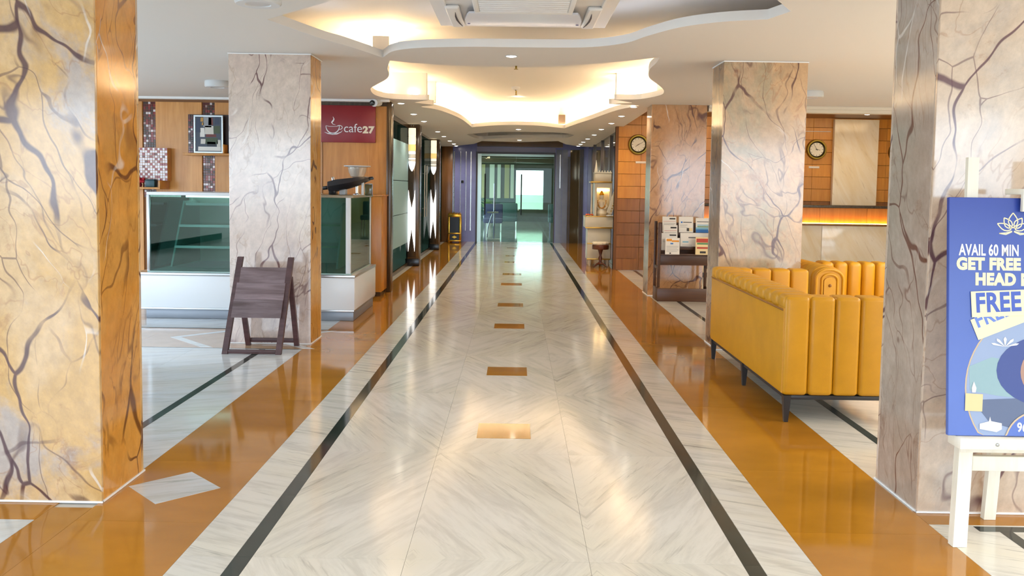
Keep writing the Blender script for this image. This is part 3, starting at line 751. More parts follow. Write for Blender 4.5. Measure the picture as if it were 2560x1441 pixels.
MB().lathe([(.10, 1.603), (.150, 1.612), (.152, 1.622), (.10, 1.622), (.01, 1.624)], bc, 32).build('rim_lid', M_WHITEP, bw)
MB().lathe([(.055, 1.293), (.055, 1.30), (.02, 1.31), (.02, 1.46), (.05, 1.476)], bc, 20).build('foot', M_CHROME, bw)
gbx = thing('glass_block', 'small clear glass block right of the griddle on case', 'block', (-1.63, 9.56, 1.292))
MB().box(-1.672, -1.60, 9.50, 9.58, 1.286, 1.41, .003).build('block', glass('block_glass', '#aab49a', 1.4, body=.3, body_col='#6d7358'), gbx)
MB().box(-1.672, -1.60, 9.50, 9.58, 1.41, 1.42, .003).build('cap', M_STEEL, gbx)

# ================================================================== LEFT GLASS WALL
G_WALL = glass('wall_glass', '#a9b8b0', flat=.07)
gw = struct(MB().box(-1.905, -1.885, 11.45, 21.95, 2.40, 2.47).box(-1.905, -1.885, 11.45, 21.95, .0, .06).build('wall_left_glazed', M_PILLAR, None, False))
ycs = [11.45, 13.2, 14.98, 16.2, 17.5, 18.88, 20.4, 21.95]
for y0, y1 in zip(ycs[:-1], ycs[1:]):
    simple_box('glass_pane', -1.899, -1.889, y0+.004, y1-.004, .06, 2.40, G_WALL, gw)
# frosted teal boards behind the first bays
M_TEAL = plain('frosted_teal_board', '#86a8b2', .5, spec=.1)
for y0, y1, ztop in ((11.5, 13.2, 2.12), (13.2, 14.97, 2.12)):
    for z0, z1 in ((.42, .93), (.94, 1.48), (1.49, ztop)): simple_box('frosted_board', -1.888, -1.883, y0+.005, y1-.005, z0, z1, M_TEAL, gw)
# shop behind the glass
shop = struct(MB().box(-4.6, -4.5, 11.45, 22, 0, 2.86).box(-4.5, -1.9, 21.98, 22.08, 0, 2.86).box(-4.5, -1.95, 11.45, 22, -.02, -.001).box(-4.5, -1.95, 11.45, 22, 2.5, 2.55).build('wall_shop', plain('shop_wall', '#7f9896', .5), None, False))
area('shop_lamp', (-3.2, 17, 2.45), (0, 0, 0), 1.5, 6, 60, (.92, 1, .98))
def wall_lamp(label, y, x0=-1.915, x1=-1.695):
    pil = thing('wood_pillar', 'dark brown wooden pillar carrying the '+label, 'pillar', ((x0+x1)/2, y+.1, 0))
    MB().box(x0, x1, y, y+.34, .001, zc(y)-.01, .004).build('shaft', M_PILLAR, pil)
    MB().box(x0-.01, x1+.01, y-.02, y+.02, .002, .13, .004).build('base', M_BLACK, pil)
    lp = thing('wall_lamp', label, 'lamp', ((x0+x1)/2, y, 1.4))
    xc = x0+.095; w = .064
    ft = lambda u, v, t: (xc+u, y-.006-t, v)
    MB().box(xc-w-.012, xc+w+.012, y-.012, y-.001, .16, 2.43, .002).build('back_plate', plain('lamp_plate', '#41352a', .12, .3), lp)
    bands = [emissive('lamp_shade_'+str(i), h, s) for i, (h, s) in enumerate((('#f2e6c8', 1.0), ('#f3c27a', .95), ('#e8e2d2', .9), ('#b9b2a4', .6), ('#ffffff', 1.5)))]
    segs = ((2.40, 2.26, 0), (2.255, 2.12, 0), (2.115, 2.01, 1), (2.005, 1.95, 2), (1.945, 1.89, 3), (1.885, 1.86, 2), (1.855, 1.83, 3))
    for z1, z0, mi in segs:
        wz = w if z0 > 1.95 else w*.97
        b = MB(); b.lathe([(wz*.98, z0), (wz, (z0+z1)/2), (wz*.98, z1)], (xc, y-.012, 0), 14)
        for v in b.bm.verts: v.co.y = min(y-.0125, v.co.y)
        b.build('shade_band', bands[mi], lp)
    b = MB(); b.lathe([(w*.94, 1.825), (w*.86, 1.77), (w*.6, 1.71), (w*.25, 1.67), (.004, 1.655)], (xc, y-.012, 0), 14)
    for v in b.bm.verts: v.co.y = min(y-.0125, v.co.y)
    b.build('shade_tip', bands[4], lp)
    for s in (-1, 1):
        poly = [(s*.056, 1.33), (s*.040, 1.20), (s*.018, 1.10), (s*.002, 1.00), (s*.002, .66), (s*.014, .55), (s*.034, .42), (s*.056, .255), (s*.064, .40), (s*.066, .60), (s*.066, 1.0), (s*.062, 1.18)]
        b = MB(); b.prism(poly, lambda u, v, t: ft(u, v, .006+t), .02)
        b.build('light_blade', bands[4], lp, False)
    MB().lathe([(.012, 0), (.016, -.012), (.012, -.03)], (xc, y-.012, 1.45), 10, 'Y').build('stud', M_CHROME, lp)
    for q in (-.02, .025): MB().tube([(xc+q, y-.03, 2.43), (xc+q, y-.03, 2.47)], .008).build('hanger', M_CHROME, lp)
wall_lamp('tall banded wall lamp with pointed tip on the nearer pillar', 15.0)
wall_lamp('tall banded wall lamp with pointed tip on the farther pillar', 18.9)
for i, y in enumerate((17.3, 17.7)):
    h = tag(MB().tube([(-1.845, y, .78), (-1.845, y, 1.82)], .016).tube([(-1.889, y, .95), (-1.845, y, .95)], .009).tube([(-1.889, y, 1.65), (-1.845, y, 1.65)], .009).build('door_pull', M_STEEL, origin=(-1.845, y, .78)),
            ('nearer' if i == 0 else 'farther')+' long steel pull bar on left glass door', 'handle', 'pull bars of the left glass door')
# jamb and gold framed stand at the far left corner
struct(MB().box(-1.90, -1.62, 21.80, 21.95, 0, 2.42, .006).build('trim_4', wood('jamb_wood', '#6a4526', '#835a35', 2., 'Z', .25), None))
struct(MB().box(-1.97, -1.90, 20.9, 21.05, 0, 2.42, .006).build('trim_5', plain('maroon_post', '#4a1f20', .3), None))
gs = thing('gold_framed_stand', 'black panel stand with bright ornate gold frame by lavender wall', 'stand', (-1.53, 21.7, 0))
x0, x1, yf, yb = -1.70, -1.37, 21.48, 21.76
b = MB()
for x in (x0, x1-.05): b.box(x, x+.05, yf, yf+.05, .03, .70, .01).box(x, x+.05, yb-.05, yb, .03, .70, .01)
b.build('post', M_GOLD, gs)
b = MB()
for z0, z1 in ((.64, .71), (.215, .25), (.03, .065)): MB().box(x0, x1, yf-.006, yb, z0, z1, .008).build('gold_rail', M_GOLD, gs)
b.bm.free()
b = MB()
for i in range(9):
    u = x0+.02+(x1-x0-.04)*i/8; b.lathe([(.004, -.012), (.02, 0), (.016, .018), (.004, .03+.02*math.sin(math.pi*i/8))], (u, yf+.02, .715), 8)
b.build('crest', M_GOLD, gs)
MB().box(x0+.05, x1-.05, yf+.012, yf+.03, .25, .64).build('upper_panel', M_BLACK, gs, False)
MB().box(x0+.05, x1-.05, yf+.012, yf+.03, .065, .215).build('lower_panel', M_BLACK, gs, False)
MB().prism([(-.065, 0), (0, -.035), (.065, 0), (0, .035)], lambda u, v, t: ((x0+x1)/2+u, yf+.012-t, .14+v), .01).build('diamond_boss', M_GOLD, gs, False)
b = MB()
for x in (x0+.03, x1-.03):
    for y in (yf+.03, yb-.03): MB().lathe([(.012, 0.001), (.028, .012), (.02, .032)], (x, y, 0), 10).build('foot', M_GOLD, gs)
b.bm.free()

# ================================================================== END WALL WITH GLASS DOORS
EY = 22.0
M_LAV = plain('lavender_gloss_panel', '#8f96d6', .12, noise=.05)
M_BLUEG = plain('blue_grey_gloss_panel', '#8c97b4', .1, noise=.05)
ew = struct(MB().box(-1.9, -1.03, EY+.02, EY+.1, 0, 2.86).box(.98, 1.9, EY+.02, EY+.1, 0, 2.86).box(-1.03, .98, EY+.02, EY+.1, 2.30, 2.86).build('wall_end', M_LAV, None, False))
xs = [-1.62, -1.46, -1.31, -1.17, -1.04]
for a, c in zip(xs[:-1], xs[1:]): simple_box('gloss_panel', a+.004, c-.004, EY, EY+.02, 0, 2.38, M_LAV, ew)
M_BATT = plain('polished_steel_strip', '#dfe4e0', .12, 1.0)
for x, w in ((-1.595, .03), (-1.43, .014), (-1.29, .014), (-1.165, .022)): simple_box('steel_strip', x-w/2, x+w/2, EY-.012, EY, .28, 2.30, M_BATT, ew)
for a, c in ((1.0, 1.16), (1.16, 1.30)): simple_box('gloss_panel', a+.004, c-.004, EY, EY+.02, 0, 2.38, M_BLUEG, ew)
simple_box('steel_strip', 1.10, 1.115, EY-.012, EY, 1.4, 2.25, M_BATT, ew)
simple_box('gloss_panel', -1.02, .98, EY, EY+.02, 2.30, 2.42, plain('mauve_fascia', '#9c97ba', .15), ew)
simple_box('dark_post', 1.30, 1.36, EY-.03, EY+.02, 0, 2.2, M_PILLAR, ew)
M_DKGL = plain('brown_mirror_glass', '#3c3730', .04, .0, 1.0)
M_DKGL2 = plain('bronze_mirror_glass', '#6b5f48', .06, .45, .5)
simple_box('mirror_panel', 1.365, 1.63, EY-.004, EY+.02, 0, 2.38, M_DKGL2, ew)
simple_box('dark_post', 1.60, 1.70, EY-.05, EY+.02, 0, 2.40, M_PILLAR, ew)
hdr = struct(MB().box(-1.0, 1.15, 21.7, 22.02, 2.43, 2.86).build('trim_6', wood('header_wood', '#5e431f', '#7a5a2c', 2., 'X', .3), None, False))
dr = struct(bpy.data.objects.new('door_1', None)); COL.objects.link(dr); dr.location = (0, EY, 0)
b = MB().box(-1.035, -.995, EY-.03, EY+.04, 0, 2.30).box(.95, .985, EY-.03, EY+.04, 0, 2.30).box(-.995, .95, EY-.03, EY+.04, 2.25, 2.30)
b.build('door_frame', plain('door_frame_brown', '#3a2a26', .3), dr, False)
MB().box(-.995, -.90, EY-.0, EY+.03, 0, 2.25).build('side_mullion', plain('pale_mullion', '#b9cfc9', .15, .4), dr, False)
G_DOOR = glass('door_glass', '#dfeae0', flat=.012)
for a, c in ((-.90, -.02), (-.01, .95)):
    MB().box(a, c, EY+.006, EY+.016, .02, 2.25).build('glass_leaf', G_DOOR, dr, False)
MB().box(-.9, .95, EY, EY+.022, 2.19, 2.25).build('top_rail', plain('pale_rail', '#9fb5a8', .2, .4), dr, False)
M_PULL = plain('dark_pull', '#3d4046', .3, .6)
for x in (-.80, .125): MB().tube([(x, EY-.05, .70), (x, EY-.05, 1.74)], .017).tube([(x, EY+.006, .9), (x, EY-.05, .9)], .01).tube([(x, EY+.006, 1.55), (x, EY-.05, 1.55)], .01).build('pull_bar', M_PULL, dr)
# inner lobby seen through the glass
inn = struct(MB().box(-2.6, 2.6, 22.1, 36, -.12, 0).build('floor_lobby', plain('lobby_floor', '#9a9f94', .07, noise=.12), None, False))
struct(MB().box(-2.7, -2.6, 22.1, 24.5, 0, 2.8).box(-2.7, -2.6, 24.5, 35.5, 0, .25).box(-2.7, -2.6, 24.5, 35.5, 2.4, 2.8).box(-2.7, -2.6, 35.5, 36, 0, 2.8).box(-2.7, -2.6, 28.0, 28.2, .25, 2.4).box(-2.7, -2.6, 31.8, 32, .25, 2.4).build('wall_lobby_left', plain('lobby_wall_left', '#5d6a54', .3), None, False))  # openings in this unseen wall are added to flood the lobby with light
struct(MB().box(2.6, 2.7, 22.1, 36, 0, 2.8).build('wall_lobby_right', plain('lobby_wall_right', '#6b6438', .3), None, False))
lbc = struct(MB().box(-2.7, 2.7, 22.1, 36, 2.55, 2.65).build('ceiling_lobby', plain('lobby_ceiling', '#4e4a38', .2), None, False))
for x0, x1, y0, y1 in ((.1, 1.6, 23.5, 25), (.2, 1.7, 26, 27.5), (-1.5, -.2, 25, 26.5), (.1, 1.8, 29, 31), (-1.4, .0, 30, 31.5)): simple_box('gold_ceiling_panel', x0, x1, y0, y1, 2.50, 2.55, plain('gold_ceiling', '#a88238', .3, .5), lbc)
lbw = struct(MB().box(-2.6, -.02, 35.95, 36.05, 0, 2.6).box(1.12, 2.6, 35.95, 36.05, 0, 2.6).box(-.02, 1.12, 35.95, 36.05, 0, .5).box(-.02, 1.12, 35.95, 36.05, 2.12, 2.6).build('wall_lobby_end', plain('lobby_wall_end', '#3c4430', .3), None, False))
win = struct(MB().box(-.02, 1.12, 35.97, 35.99, 1.1, 2.12).build('window_1', glass('window_glass', '#f2faf6', .6), None, False))
struct(MB().box(-.02, 1.12, 35.965, 35.985, .5, 1.1).build('window_2', glass('lower_glow_pane', '#cfe0d0', flat=.03, body=.35, body_col='#a9c4b4'), None, False))  # lower pane added for the pale glow under the window
struct(MB().box(-6, 8, 36.2, 60, -.2, -.12).build('ground_garden', plain('garden_ground', '#d0d2c8', .9), None, False))
area('lobby_added_daylight', (-2.62, 30, 1.32), (R(90), 0, R(-90)), 11.0, 2.1, 1, portal=True)  # portal for the openings added in the side wall
for _y in (24.6, 28.0, 33.2):  # unseen spots added to brighten the lobby
    _l = bpy.data.lights.new('lobby_fill_spot', 'SPOT'); _l.energy = 110; _l.color = (1, .94, .78); _l.spot_size = R(160); _l.spot_blend = .8; _l.shadow_soft_size = .06
    _o = bpy.data.objects.new('lobby_fill_spot', _l); COL.objects.link(_o); _o.location = (-.4, _y, 2.44)
for i, y in enumerate((23.0, 23.8)): simple_box('pale_pilaster', -2.6, -2.54, y, y+.35, 0, 2.5, plain('pale_green_pilaster', '#a9bda6', .3), lbw)
for i, x in enumerate((-2.3, -2.02, -1.7, -1.45, -1.12, -.8, -.5, -.25)):
    simple_box('curtain_strip', x, x+(.14 if i % 2 else .2), 35.9, 35.95, .95, 2.35, plain('pale_curtain', '#d3dcc4', .7) if i % 3 else plain('olive_curtain', '#a9a468', .7), lbw)
simple_box('dark_dado', -2.6, -.04, 35.88, 35.95, 0, .95, plain('teal_dado', '#2d4a46', .25), lbw)
for y in (25.5, 30.5): simple_box('ceiling_beam', -2.6, 2.6, y, y+.5, 2.28, 2.55, plain('lobby_beam', '#5f5844', .4), lbc)
sw = tag(MB().box(-1.41, -1.35, EY-.018, EY-.0005, 1.50, 1.565, .004).build('wall_sensor', M_BLACK, origin=(-1.38, EY, 1.53)), 'small black square sensor on the lavender wall panel', 'sensor')
# coat stand, blue chairs, white table and plant in the lobby
cs = thing('steel_stand', 'slim steel valet stand just inside the left glass door', 'stand', (-.57, 22.6, 0))
MB().tube([(-.57, 22.6, .05), (-.57, 22.6, 1.5)], .022).build('pole', M_CHROME, cs)
MB().box(-.75, -.42, 22.5, 22.75, .001, .05, .01).build('base', M_WHITEP, cs)
MB().tube([(-.57, 22.6, .8), (-.65, 22.58, .62), (-.73, 22.56, .35), (-.75, 22.55, .08)], .014).build('bowed_leg', M_CHROME, cs)
MB().box(-.76, -.46, 22.52, 22.7, .72, .76, .01).build('tray', M_WHITEP, cs)
M_BLUEC = plain('blue_fabric', '#2f3a6a', .6); M_TEALC = plain('teal_fabric', '#2f5a58', .6)
def lounge_chair(label, x, y, m):
    t = thing('lounge_chair', label, 'chair', (x, y, 0), 'chairs in the lobby beyond the glass doors')
    MB().box(x-.3, x+.3, y-.28, y+.28, .28, .44, .04).build('seat', m, t)
    MB().box(x-.3, x+.3, y+.2, y+.32, .40, .88, .04).build('backrest', m, t)
    for sx in (-.25, .25):
        for sy in (-.22, .26): MB().bar((x+sx, y+sy, .001), (x+sx, y+sy, .29), .03, .04, .03, .04).build('leg', M_CHROME, t)
lounge_chair('blue lounge chair nearest behind the left glass door', -.72, 27.0, M_BLUEC)
lounge_chair('dark teal lounge chair beside the white lobby table', -.25, 28.6, M_TEALC)
lounge_chair('teal lounge chair at the right of the lobby passage', 1.35, 28.0, M_TEALC)
tb = thing('white_table', 'low white table in the lobby seen through glass doors', 'table', (-.5, 29.4, 0))
MB().box(-1.1, .1, 29.1, 29.8, .62, .66, .01).build('top', M_WHITEP, tb)
for sx in (-1.0, 0.0):
    for sy in (29.2, 29.7): MB().bar((sx, sy, .001), (sx, sy, .62), .04, .04, .04, .04).build('leg', M_WHITEP, tb)
pl = thing('potted_plant', 'leafy green potted plant beyond the glass doors', 'plant', (-1.0, 30.6, 0))
MB().lathe([(.12, .001), (.17, .38), (.15, .38), (.13, .34)], (-1.0, 30.6, 0), 16).build('pot', M_WHITEP, pl)
rd = random.Random(8); M_LEAF = plain('leaf_green', '#6f9a3c', .5)
MB().tube([(-1.0, 30.6, .34), (-1.0, 30.6, .7)], .02, 6).build('stem', plain('stem_green', '#4d5f2a', .6), pl)
for i in range(26):
    a = i*2.4; up = .25+.5*rd.random(); L = .28+.18*rd.random()
    d = Vector((math.cos(a), math.sin(a), 0)); s = Vector((-d.y, d.x, 0)); p0 = Vector((-1.0, 30.6, .45+.3*rd.random()))
    rows = []
    for k in range(5):
        t = k/4; c = p0+d*L*t+Vector((0, 0, up*t*(1-.55*t))); w = .055*math.sin(math.pi*min(1, t*.9+.08))
        rows.append((c-s*w, c+s*w))
    b = MB(); b.loft([[q[0], q[1], q[1]+Vector((0, 0, .003)), q[0]+Vector((0, 0, .003))] for q in rows]); b.build('leaf', M_LEAF, pl)

# ================================================================== RIGHT GLASS WALL
rg = struct(MB().box(1.82, 1.9, 14.9, 22, 0, 2.86).build('wall_right_glazed', M_PILLAR, None, False))
ycs = [14.95, 16.6, 18.3, 20.1, 21.95]
for y0, y1 in zip(ycs[:-1], ycs[1:]):
    simple_box('mirror_pane', 1.808, 1.82, y0+.006, y1-.006, .08, 2.40, M_DKGL2, rg)
for y in (16.6, 18.3, 20.1): simple_box('dark_post', 1.775, 1.82, y-.05, y+.05, 0, 2.42, M_PILLAR, rg)
simple_box('skirting', 1.80, 1.82, 14.95, 21.95, 0, .08, M_PILLAR, rg)
# carved white shrine
M_IV = plain('ivory_lacquer', '#cfc8b4', .35, noise=.05); M_IVG = plain('ivory_gold_trim', '#c09a48', .3, .7)
sr = thing('white_shrine', 'white and gold temple shaped shrine cabinet with a lit niche', 'shrine', (1.48, 15.75, 0))
MB().box(1.30, 1.72, 15.55, 15.95, .12, .70, .006).build('cabinet', M_IV, sr)
b = MB()
for x in (1.35, 1.67):
    for y in (15.60, 15.90): b.lathe([(.022, .001), (.030, .05), (.038, .12)], (x, y, 0), 10)
b.build('foot', M_IV, sr)
MB().box(1.25, 1.75, 15.50, 15.98, .70, .905, .006).build('drawer_block', M_IV, sr)
MB().box(1.255, 1.745, 15.494, 15.52, .685, .712, .004).box(1.295, 1.725, 15.543, 15.56, .40, .42, .003).box(1.295, 1.725, 15.543, 15.56, .115, .14, .003).box(1.245, 1.755, 15.496, 15.98, .893, .91, .003).build('gold_trim', M_IVG, sr)
# niche body: side walls, back, lintel
MB().box(1.42, 1.46, 15.62, 15.95, .91, 1.51, .004).box(1.69, 1.73, 15.62, 15.95, .91, 1.51, .004).box(1.46, 1.69, 15.90, 15.95, .91, 1.51).box(1.46, 1.69, 15.62, 15.66, 1.42, 1.51).build('niche_walls', M_IV, sr, False)
MB().lathe([(.020, .91), (.012, .95), (.018, 1.0), (.012, 1.2), (.018, 1.45), (.022, 1.5)], (1.37, 15.66, 0), 10).build('carved_post', M_IV, sr)
MB().box(1.34, 1.73, 15.60, 15.95, 1.51, 1.535, .004).build('cornice', M_IVG, sr)
MB().box(1.42, 1.72, 15.64, 15.92, 1.535, 1.69, .004).build('attic', M_IV, sr)
b = MB().box(1.415, 1.725, 15.635, 15.925, 1.685, 1.70, .003)
for i in range(6): b.loft([[(1.43+i*.05, 15.64, 1.70), (1.47+i*.05, 15.64, 1.70), (1.47+i*.05, 15.66, 1.70), (1.43+i*.05, 15.66, 1.70)], [(1.447+i*.05, 15.64, 1.735), (1.453+i*.05, 15.64, 1.735), (1.453+i*.05, 15.66, 1.735), (1.447+i*.05, 15.66, 1.735)]])
b.build('crenellation', M_IV, sr, False)
MB().lathe([(.045, 1.535), (.042, 1.66), (.030, 1.74), (.015, 1.84), (.003, 1.92)], (1.445, 15.70, 0), 12).build('spire', M_IV, sr)
MB().box(1.47, 1.68, 15.87, 15.885, 1.36, 1.40).build('niche_lamp', emissive('niche_lamp', '#ffd890', 14.0), sr, False)
idl = thing('seated_figurine', 'small white seated figurine with gold garland inside shrine niche', 'figurine', (1.56, 15.75, .911))
MB().lathe([(.085, .911), (.10, .95), (.085, 1.0), (.055, 1.06), (.06, 1.13), (.065, 1.17), (.03, 1.205), (.022, 1.215)], (1.56, 15.76, 0), 16).build('body', plain('figurine_white', '#e8dfca', .3), idl)
MB().lathe([(.02, 1.205), (.042, 1.235), (.046, 1.265), (.036, 1.295), (.012, 1.31)], (1.56, 15.755, 0), 14).build('head', plain('figurine_face', '#ded2be', .3), idl)
MB().lathe([(.042, 1.285), (.05, 1.30), (.03, 1.34), (.006, 1.37)], (1.56, 15.755, 0), 12).build('crown', M_GOLD, idl)
b = MB()
for i in range(15):
    a = math.pi*i/14; b.lathe([(.002, -.012), (.013, 0), (.002, .012)], (1.56+.075*math.cos(a)*1.0, 15.685, 1.18-.13*math.sin(a)), 6)
b.build('garland', plain('marigold', '#d9921c', .6), idl)
b = MB()
for s in (-1, 1): b.tube([(1.56+s*.055, 15.75, 1.15), (1.56+s*.095, 15.72, 1.08), (1.56+s*.05, 15.67, 1.03)], [.02, .018, .012], 8)
b.build('arms', plain('figurine_white', '#e8dfca', .3), idl)
tr = thing('garland_panel', 'white panel with gold dots leaning right of the shrine niche', 'panel', (1.70, 15.48, .98))
Mp = Matrix.Translation((1.66, 15.50, .915)) @ Matrix.Rotation(R(18), 4, 'Y')
MB().box(-.05, .05, 0, .02, .05, .46, .006, M=Mp).build('board', M_IV, tr)
b = MB()
for i in range(7): b.lathe([(.002, -.012), (.014, 0), (.002, .012)], (.02, -.004, .10+i*.05), 8, M=Mp)
b.build('gold_dots', M_GOLD, tr)
MB().box(1.62, 1.77, 15.44, 15.56, .912, .93, .003).build('stand', M_WHITEP, tr)
of = thing('flower_offering', 'orange flower heap on the left edge of white shrine', 'flowers', (1.30, 15.6, .91))
rd = random.Random(2); b = MB()
for i in range(16): b.lathe([(.002, -.012), (.018, 0), (.002, .014)], (1.27+.12*rd.random(), 15.54+.1*rd.random(), .925+.012*rd.random()), 7)
b.build('blooms', plain('marigold_orange', '#c9581c', .7), of)
st = thing('pedestal_stool', 'dark turned pedestal stool with white frilled cushion before shrine', 'stool', (1.51, 15.25, 0))
MB().lathe([(.145, .33), (.15, .34), (.15, .40), (.14, .41), (.02, .412)], (1.51, 15.25, 0), 24).build('seat', plain('stool_wood', '#5a2c1b', .3), st)
b = MB()
n = 48; rings = []
for r0, z in ((.10, .411), (.140, .415), (.150, .44), (.135, .462), (.03, .468)):
    rings.append([(1.51+(r0+.006*math.cos(k*2*math.pi*12/n)*(r0 > .12))*math.cos(2*math.pi*k/n), 15.25+(r0+.006*math.cos(k*2*math.pi*12/n)*(r0 > .12))*math.sin(2*math.pi*k/n), z) for k in range(n)])
b.loft(rings).build('cushion', plain('cushion_cream', '#ddd0b8', .7), st)
MB().lathe([(.03, .07), (.022, .12), (.036, .17), (.02, .22), (.034, .28), (.05, .33)], (1.51, 15.25, 0), 16).build('stem', plain('stool_wood', '#5a2c1b', .3), st)
b = MB()
for k in range(3):
    a = R(90+120*k); b.tube([(1.51, 15.25, .09), (1.51+.08*math.cos(a), 15.25+.08*math.sin(a), .06), (1.51+.14*math.cos(a), 15.25+.14*math.sin(a), .012)], [.022, .016, .011], 8)
b.build('tripod_feet', plain('stool_wood', '#5a2c1b', .3), st)

# ================================================================== RECEPTION
RY = 14.85
rw = struct(MB().box(1.69, 7.4, RY+.02, RY+.1, 0, 2.86).box(1.69, 1.74, RY-.02, RY+.1, 0, 2.7).build('wall_reception', plain('joint_dark', '#6a4018', .6), None, False))
x = 1.71
while x < 7.2:
    for k in range(-6, 7):
        z0 = 1.242+.21*k
        z1 = z0+.21
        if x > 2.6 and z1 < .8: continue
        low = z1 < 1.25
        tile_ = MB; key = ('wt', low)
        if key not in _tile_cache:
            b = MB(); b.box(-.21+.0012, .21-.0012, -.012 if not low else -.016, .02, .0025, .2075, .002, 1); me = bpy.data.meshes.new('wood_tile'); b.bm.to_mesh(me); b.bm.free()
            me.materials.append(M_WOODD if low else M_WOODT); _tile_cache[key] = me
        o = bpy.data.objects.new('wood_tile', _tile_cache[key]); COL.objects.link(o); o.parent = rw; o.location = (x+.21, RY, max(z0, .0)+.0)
    x += .42
mp_m = white_marble('cream_marble_panel', '#dcc9a4', '#b8a27a', mirror=False, ang=.2, rough=.12, amount=.5)
def cream_marble(name, seed):
    m, nt, bs = _new(name); g = NG(nt); tc = g.n('ShaderNodeTexCoord')
    base = g.mapping(tc.outputs['Object'], loc=(seed, seed, seed), rot=(0, .5, 0))
    n1 = g.noise(g.mapping(base, scale=(3, 3, .9)), 1.6, 6, .6, .8); n2 = g.noise(g.mapping(base, loc=(3, 1, 2), scale=(5, 5, .8)), 2.4, 5, .65, 1.2)
    c = g.mix(g.rng(n1.outputs['Fac'], .35, .65, 0, 1), lin('#e6d3ae'), lin('#efe4ce'))
    c = g.mix(g.math('MULTIPLY', g.rng(n2.outputs['Fac'], .56, .72, 0, 1, True), .5), c, lin('#bfa67e'))
    g.l(c, bs.inputs['Base Color']); bs.inputs['Roughness'].default_value = .12; MATS[name] = m
    return m
M_CM = cream_marble('cream_marble', 3.3)
lab(simple_box('marble_panel', 5.40, 6.15, RY-.10, RY-.018, 1.0, 2.64, M_CM, rw), 'tall cream marble panel between two clocks')
simple_box('picture_rail', 4.6, 5.36, RY-.03, RY-.014, 2.432, 2.440, M_WHITEP, rw)
dk = thing('reception_desk', 'long reception desk with cream marble front and amber lit recess', 'desk', (4.8, 13.9, 0))
dx0, dx1, dy = 2.62, 7.2, 13.8
for i in range(4):
    a = dx0+(dx1-dx0)*i/4; MB().box(a+.002, a+(dx1-dx0)/4-.002, dy, dy+.06, .08, .865, .003).build('marble_front', M_CM, dk)
MB().box(dx0, dx1, dy+.02, dy+.5, 0.001, .08).build('plinth', M_PILLAR, dk, False)
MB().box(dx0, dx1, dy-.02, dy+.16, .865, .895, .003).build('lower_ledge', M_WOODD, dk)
for i in range(6):
    a = dx0+(dx1-dx0)*i/6; MB().box(a+.002, a+(dx1-dx0)/6-.002, dy+.13, dy+.16, .895, 1.15).build('recess_panel', M_WOODT, dk, False)
MB().box(dx0+.02, dx1-.02, dy+.085, dy+.10, .8955, .905).build('light_strip', emissive('amber_led', '#ffb040', 40.0), dk, False)
MB().box(dx0-.02, dx1, dy-.03, dy+.62, 1.15, 1.195, .006).build('countertop', plain('dark_granite', '#4c4238', .15, noise=.35, nscale=(30, 30, 30)), dk)
MB().box(dx0, dx0+.04, dy+.16, dy+.6, .08, 1.15).build('end_panel', M_WOODT, dk, False)
def clock(label, x, z, hm, r=.175):
    y = RY-.012
    t = thing('wall_clock', label, 'clock', (x, y, z), 'brass rimmed clocks on the reception wall')
    MB().lathe([(r*.70, 0), (r, -.0), (r, -.02), (r*.93, -.05), (r*.80, -.05), (r*.76, -.03), (r*.70, -.03)], (x, y, z), 40, 'Y', ring=True).build('brass_rim', M_BRASS, t)
    MB().lathe([(r*.80, -.048), (r*.80, -.052), (r*.70, -.036), (r*.66, -.03)], (x, y, z), 40, 'Y', ring=True).build('dark_ring', plain('clock_dark_ring', '#3c3316', .35, .5), t)
    MB().lathe([(.001, -.022), (r*.72, -.022), (r*.72, -.03), (.001, -.03)], (x, y, z), 40, 'Y').build('face', plain('clock_face', '#e3dcc8', .4), t)
    b = MB()
    for k in range(12):
        a = R(30*k); b.ribbon([(x+r*.52*math.sin(a), z+r*.52*math.cos(a)), (x+r*.62*math.sin(a), z+r*.62*math.cos(a))], .006, lambda u, v, w: (u, y-.0305-w, v), .001)
    b.build('hour_marks', M_BLACK, t, False)
    for (ln, wd, a) in ((r*.34, .009, hm[0]), (r*.50, .006, hm[1])):
        a = R(a); b = MB(); b.ribbon([(x-.02*math.sin(a), z-.02*math.cos(a)), (x+ln*math.sin(a), z+ln*math.cos(a))], [wd, wd*.5], lambda u, v, w: (u, y-.033-w, v), .0015); b.build('hand', M_BLACK, t, False)
    MB().lathe([(.010, -.03), (.010, -.038)], (x, y, z), 10, 'Y').build('hub', M_BRASS, t)
    return t
clock('brass rimmed wall clock left of the farthest marble column', 2.075, 2.166, (235, 62))
clock('brass rimmed wall clock left of the cream marble panel', 5.126, 2.128, (100, 330))
clock('brass rimmed wall clock half hidden right of the cream panel', 6.53, 2.10, (20, 200))
for x, z, s in ((2.13, 1.865, 'left of the farthest column'), (5.10, 1.826, 'left of the cream marble panel')):
    p = tag(MB().box(x-.09, x+.09, RY-.022, RY-.013, z-.018, z+.018, .002).build('name_plate', plain('plate_white', '#e0d4c4', .4), origin=(x, RY-.018, z)), 'small pale name plate under the clock '+s, 'plate')
ceil_s = area('reception_wash', (4.2, 13.5, 2.6), (R(25), 0, 0), 4.5, .3, 22, (1, .72, .42))

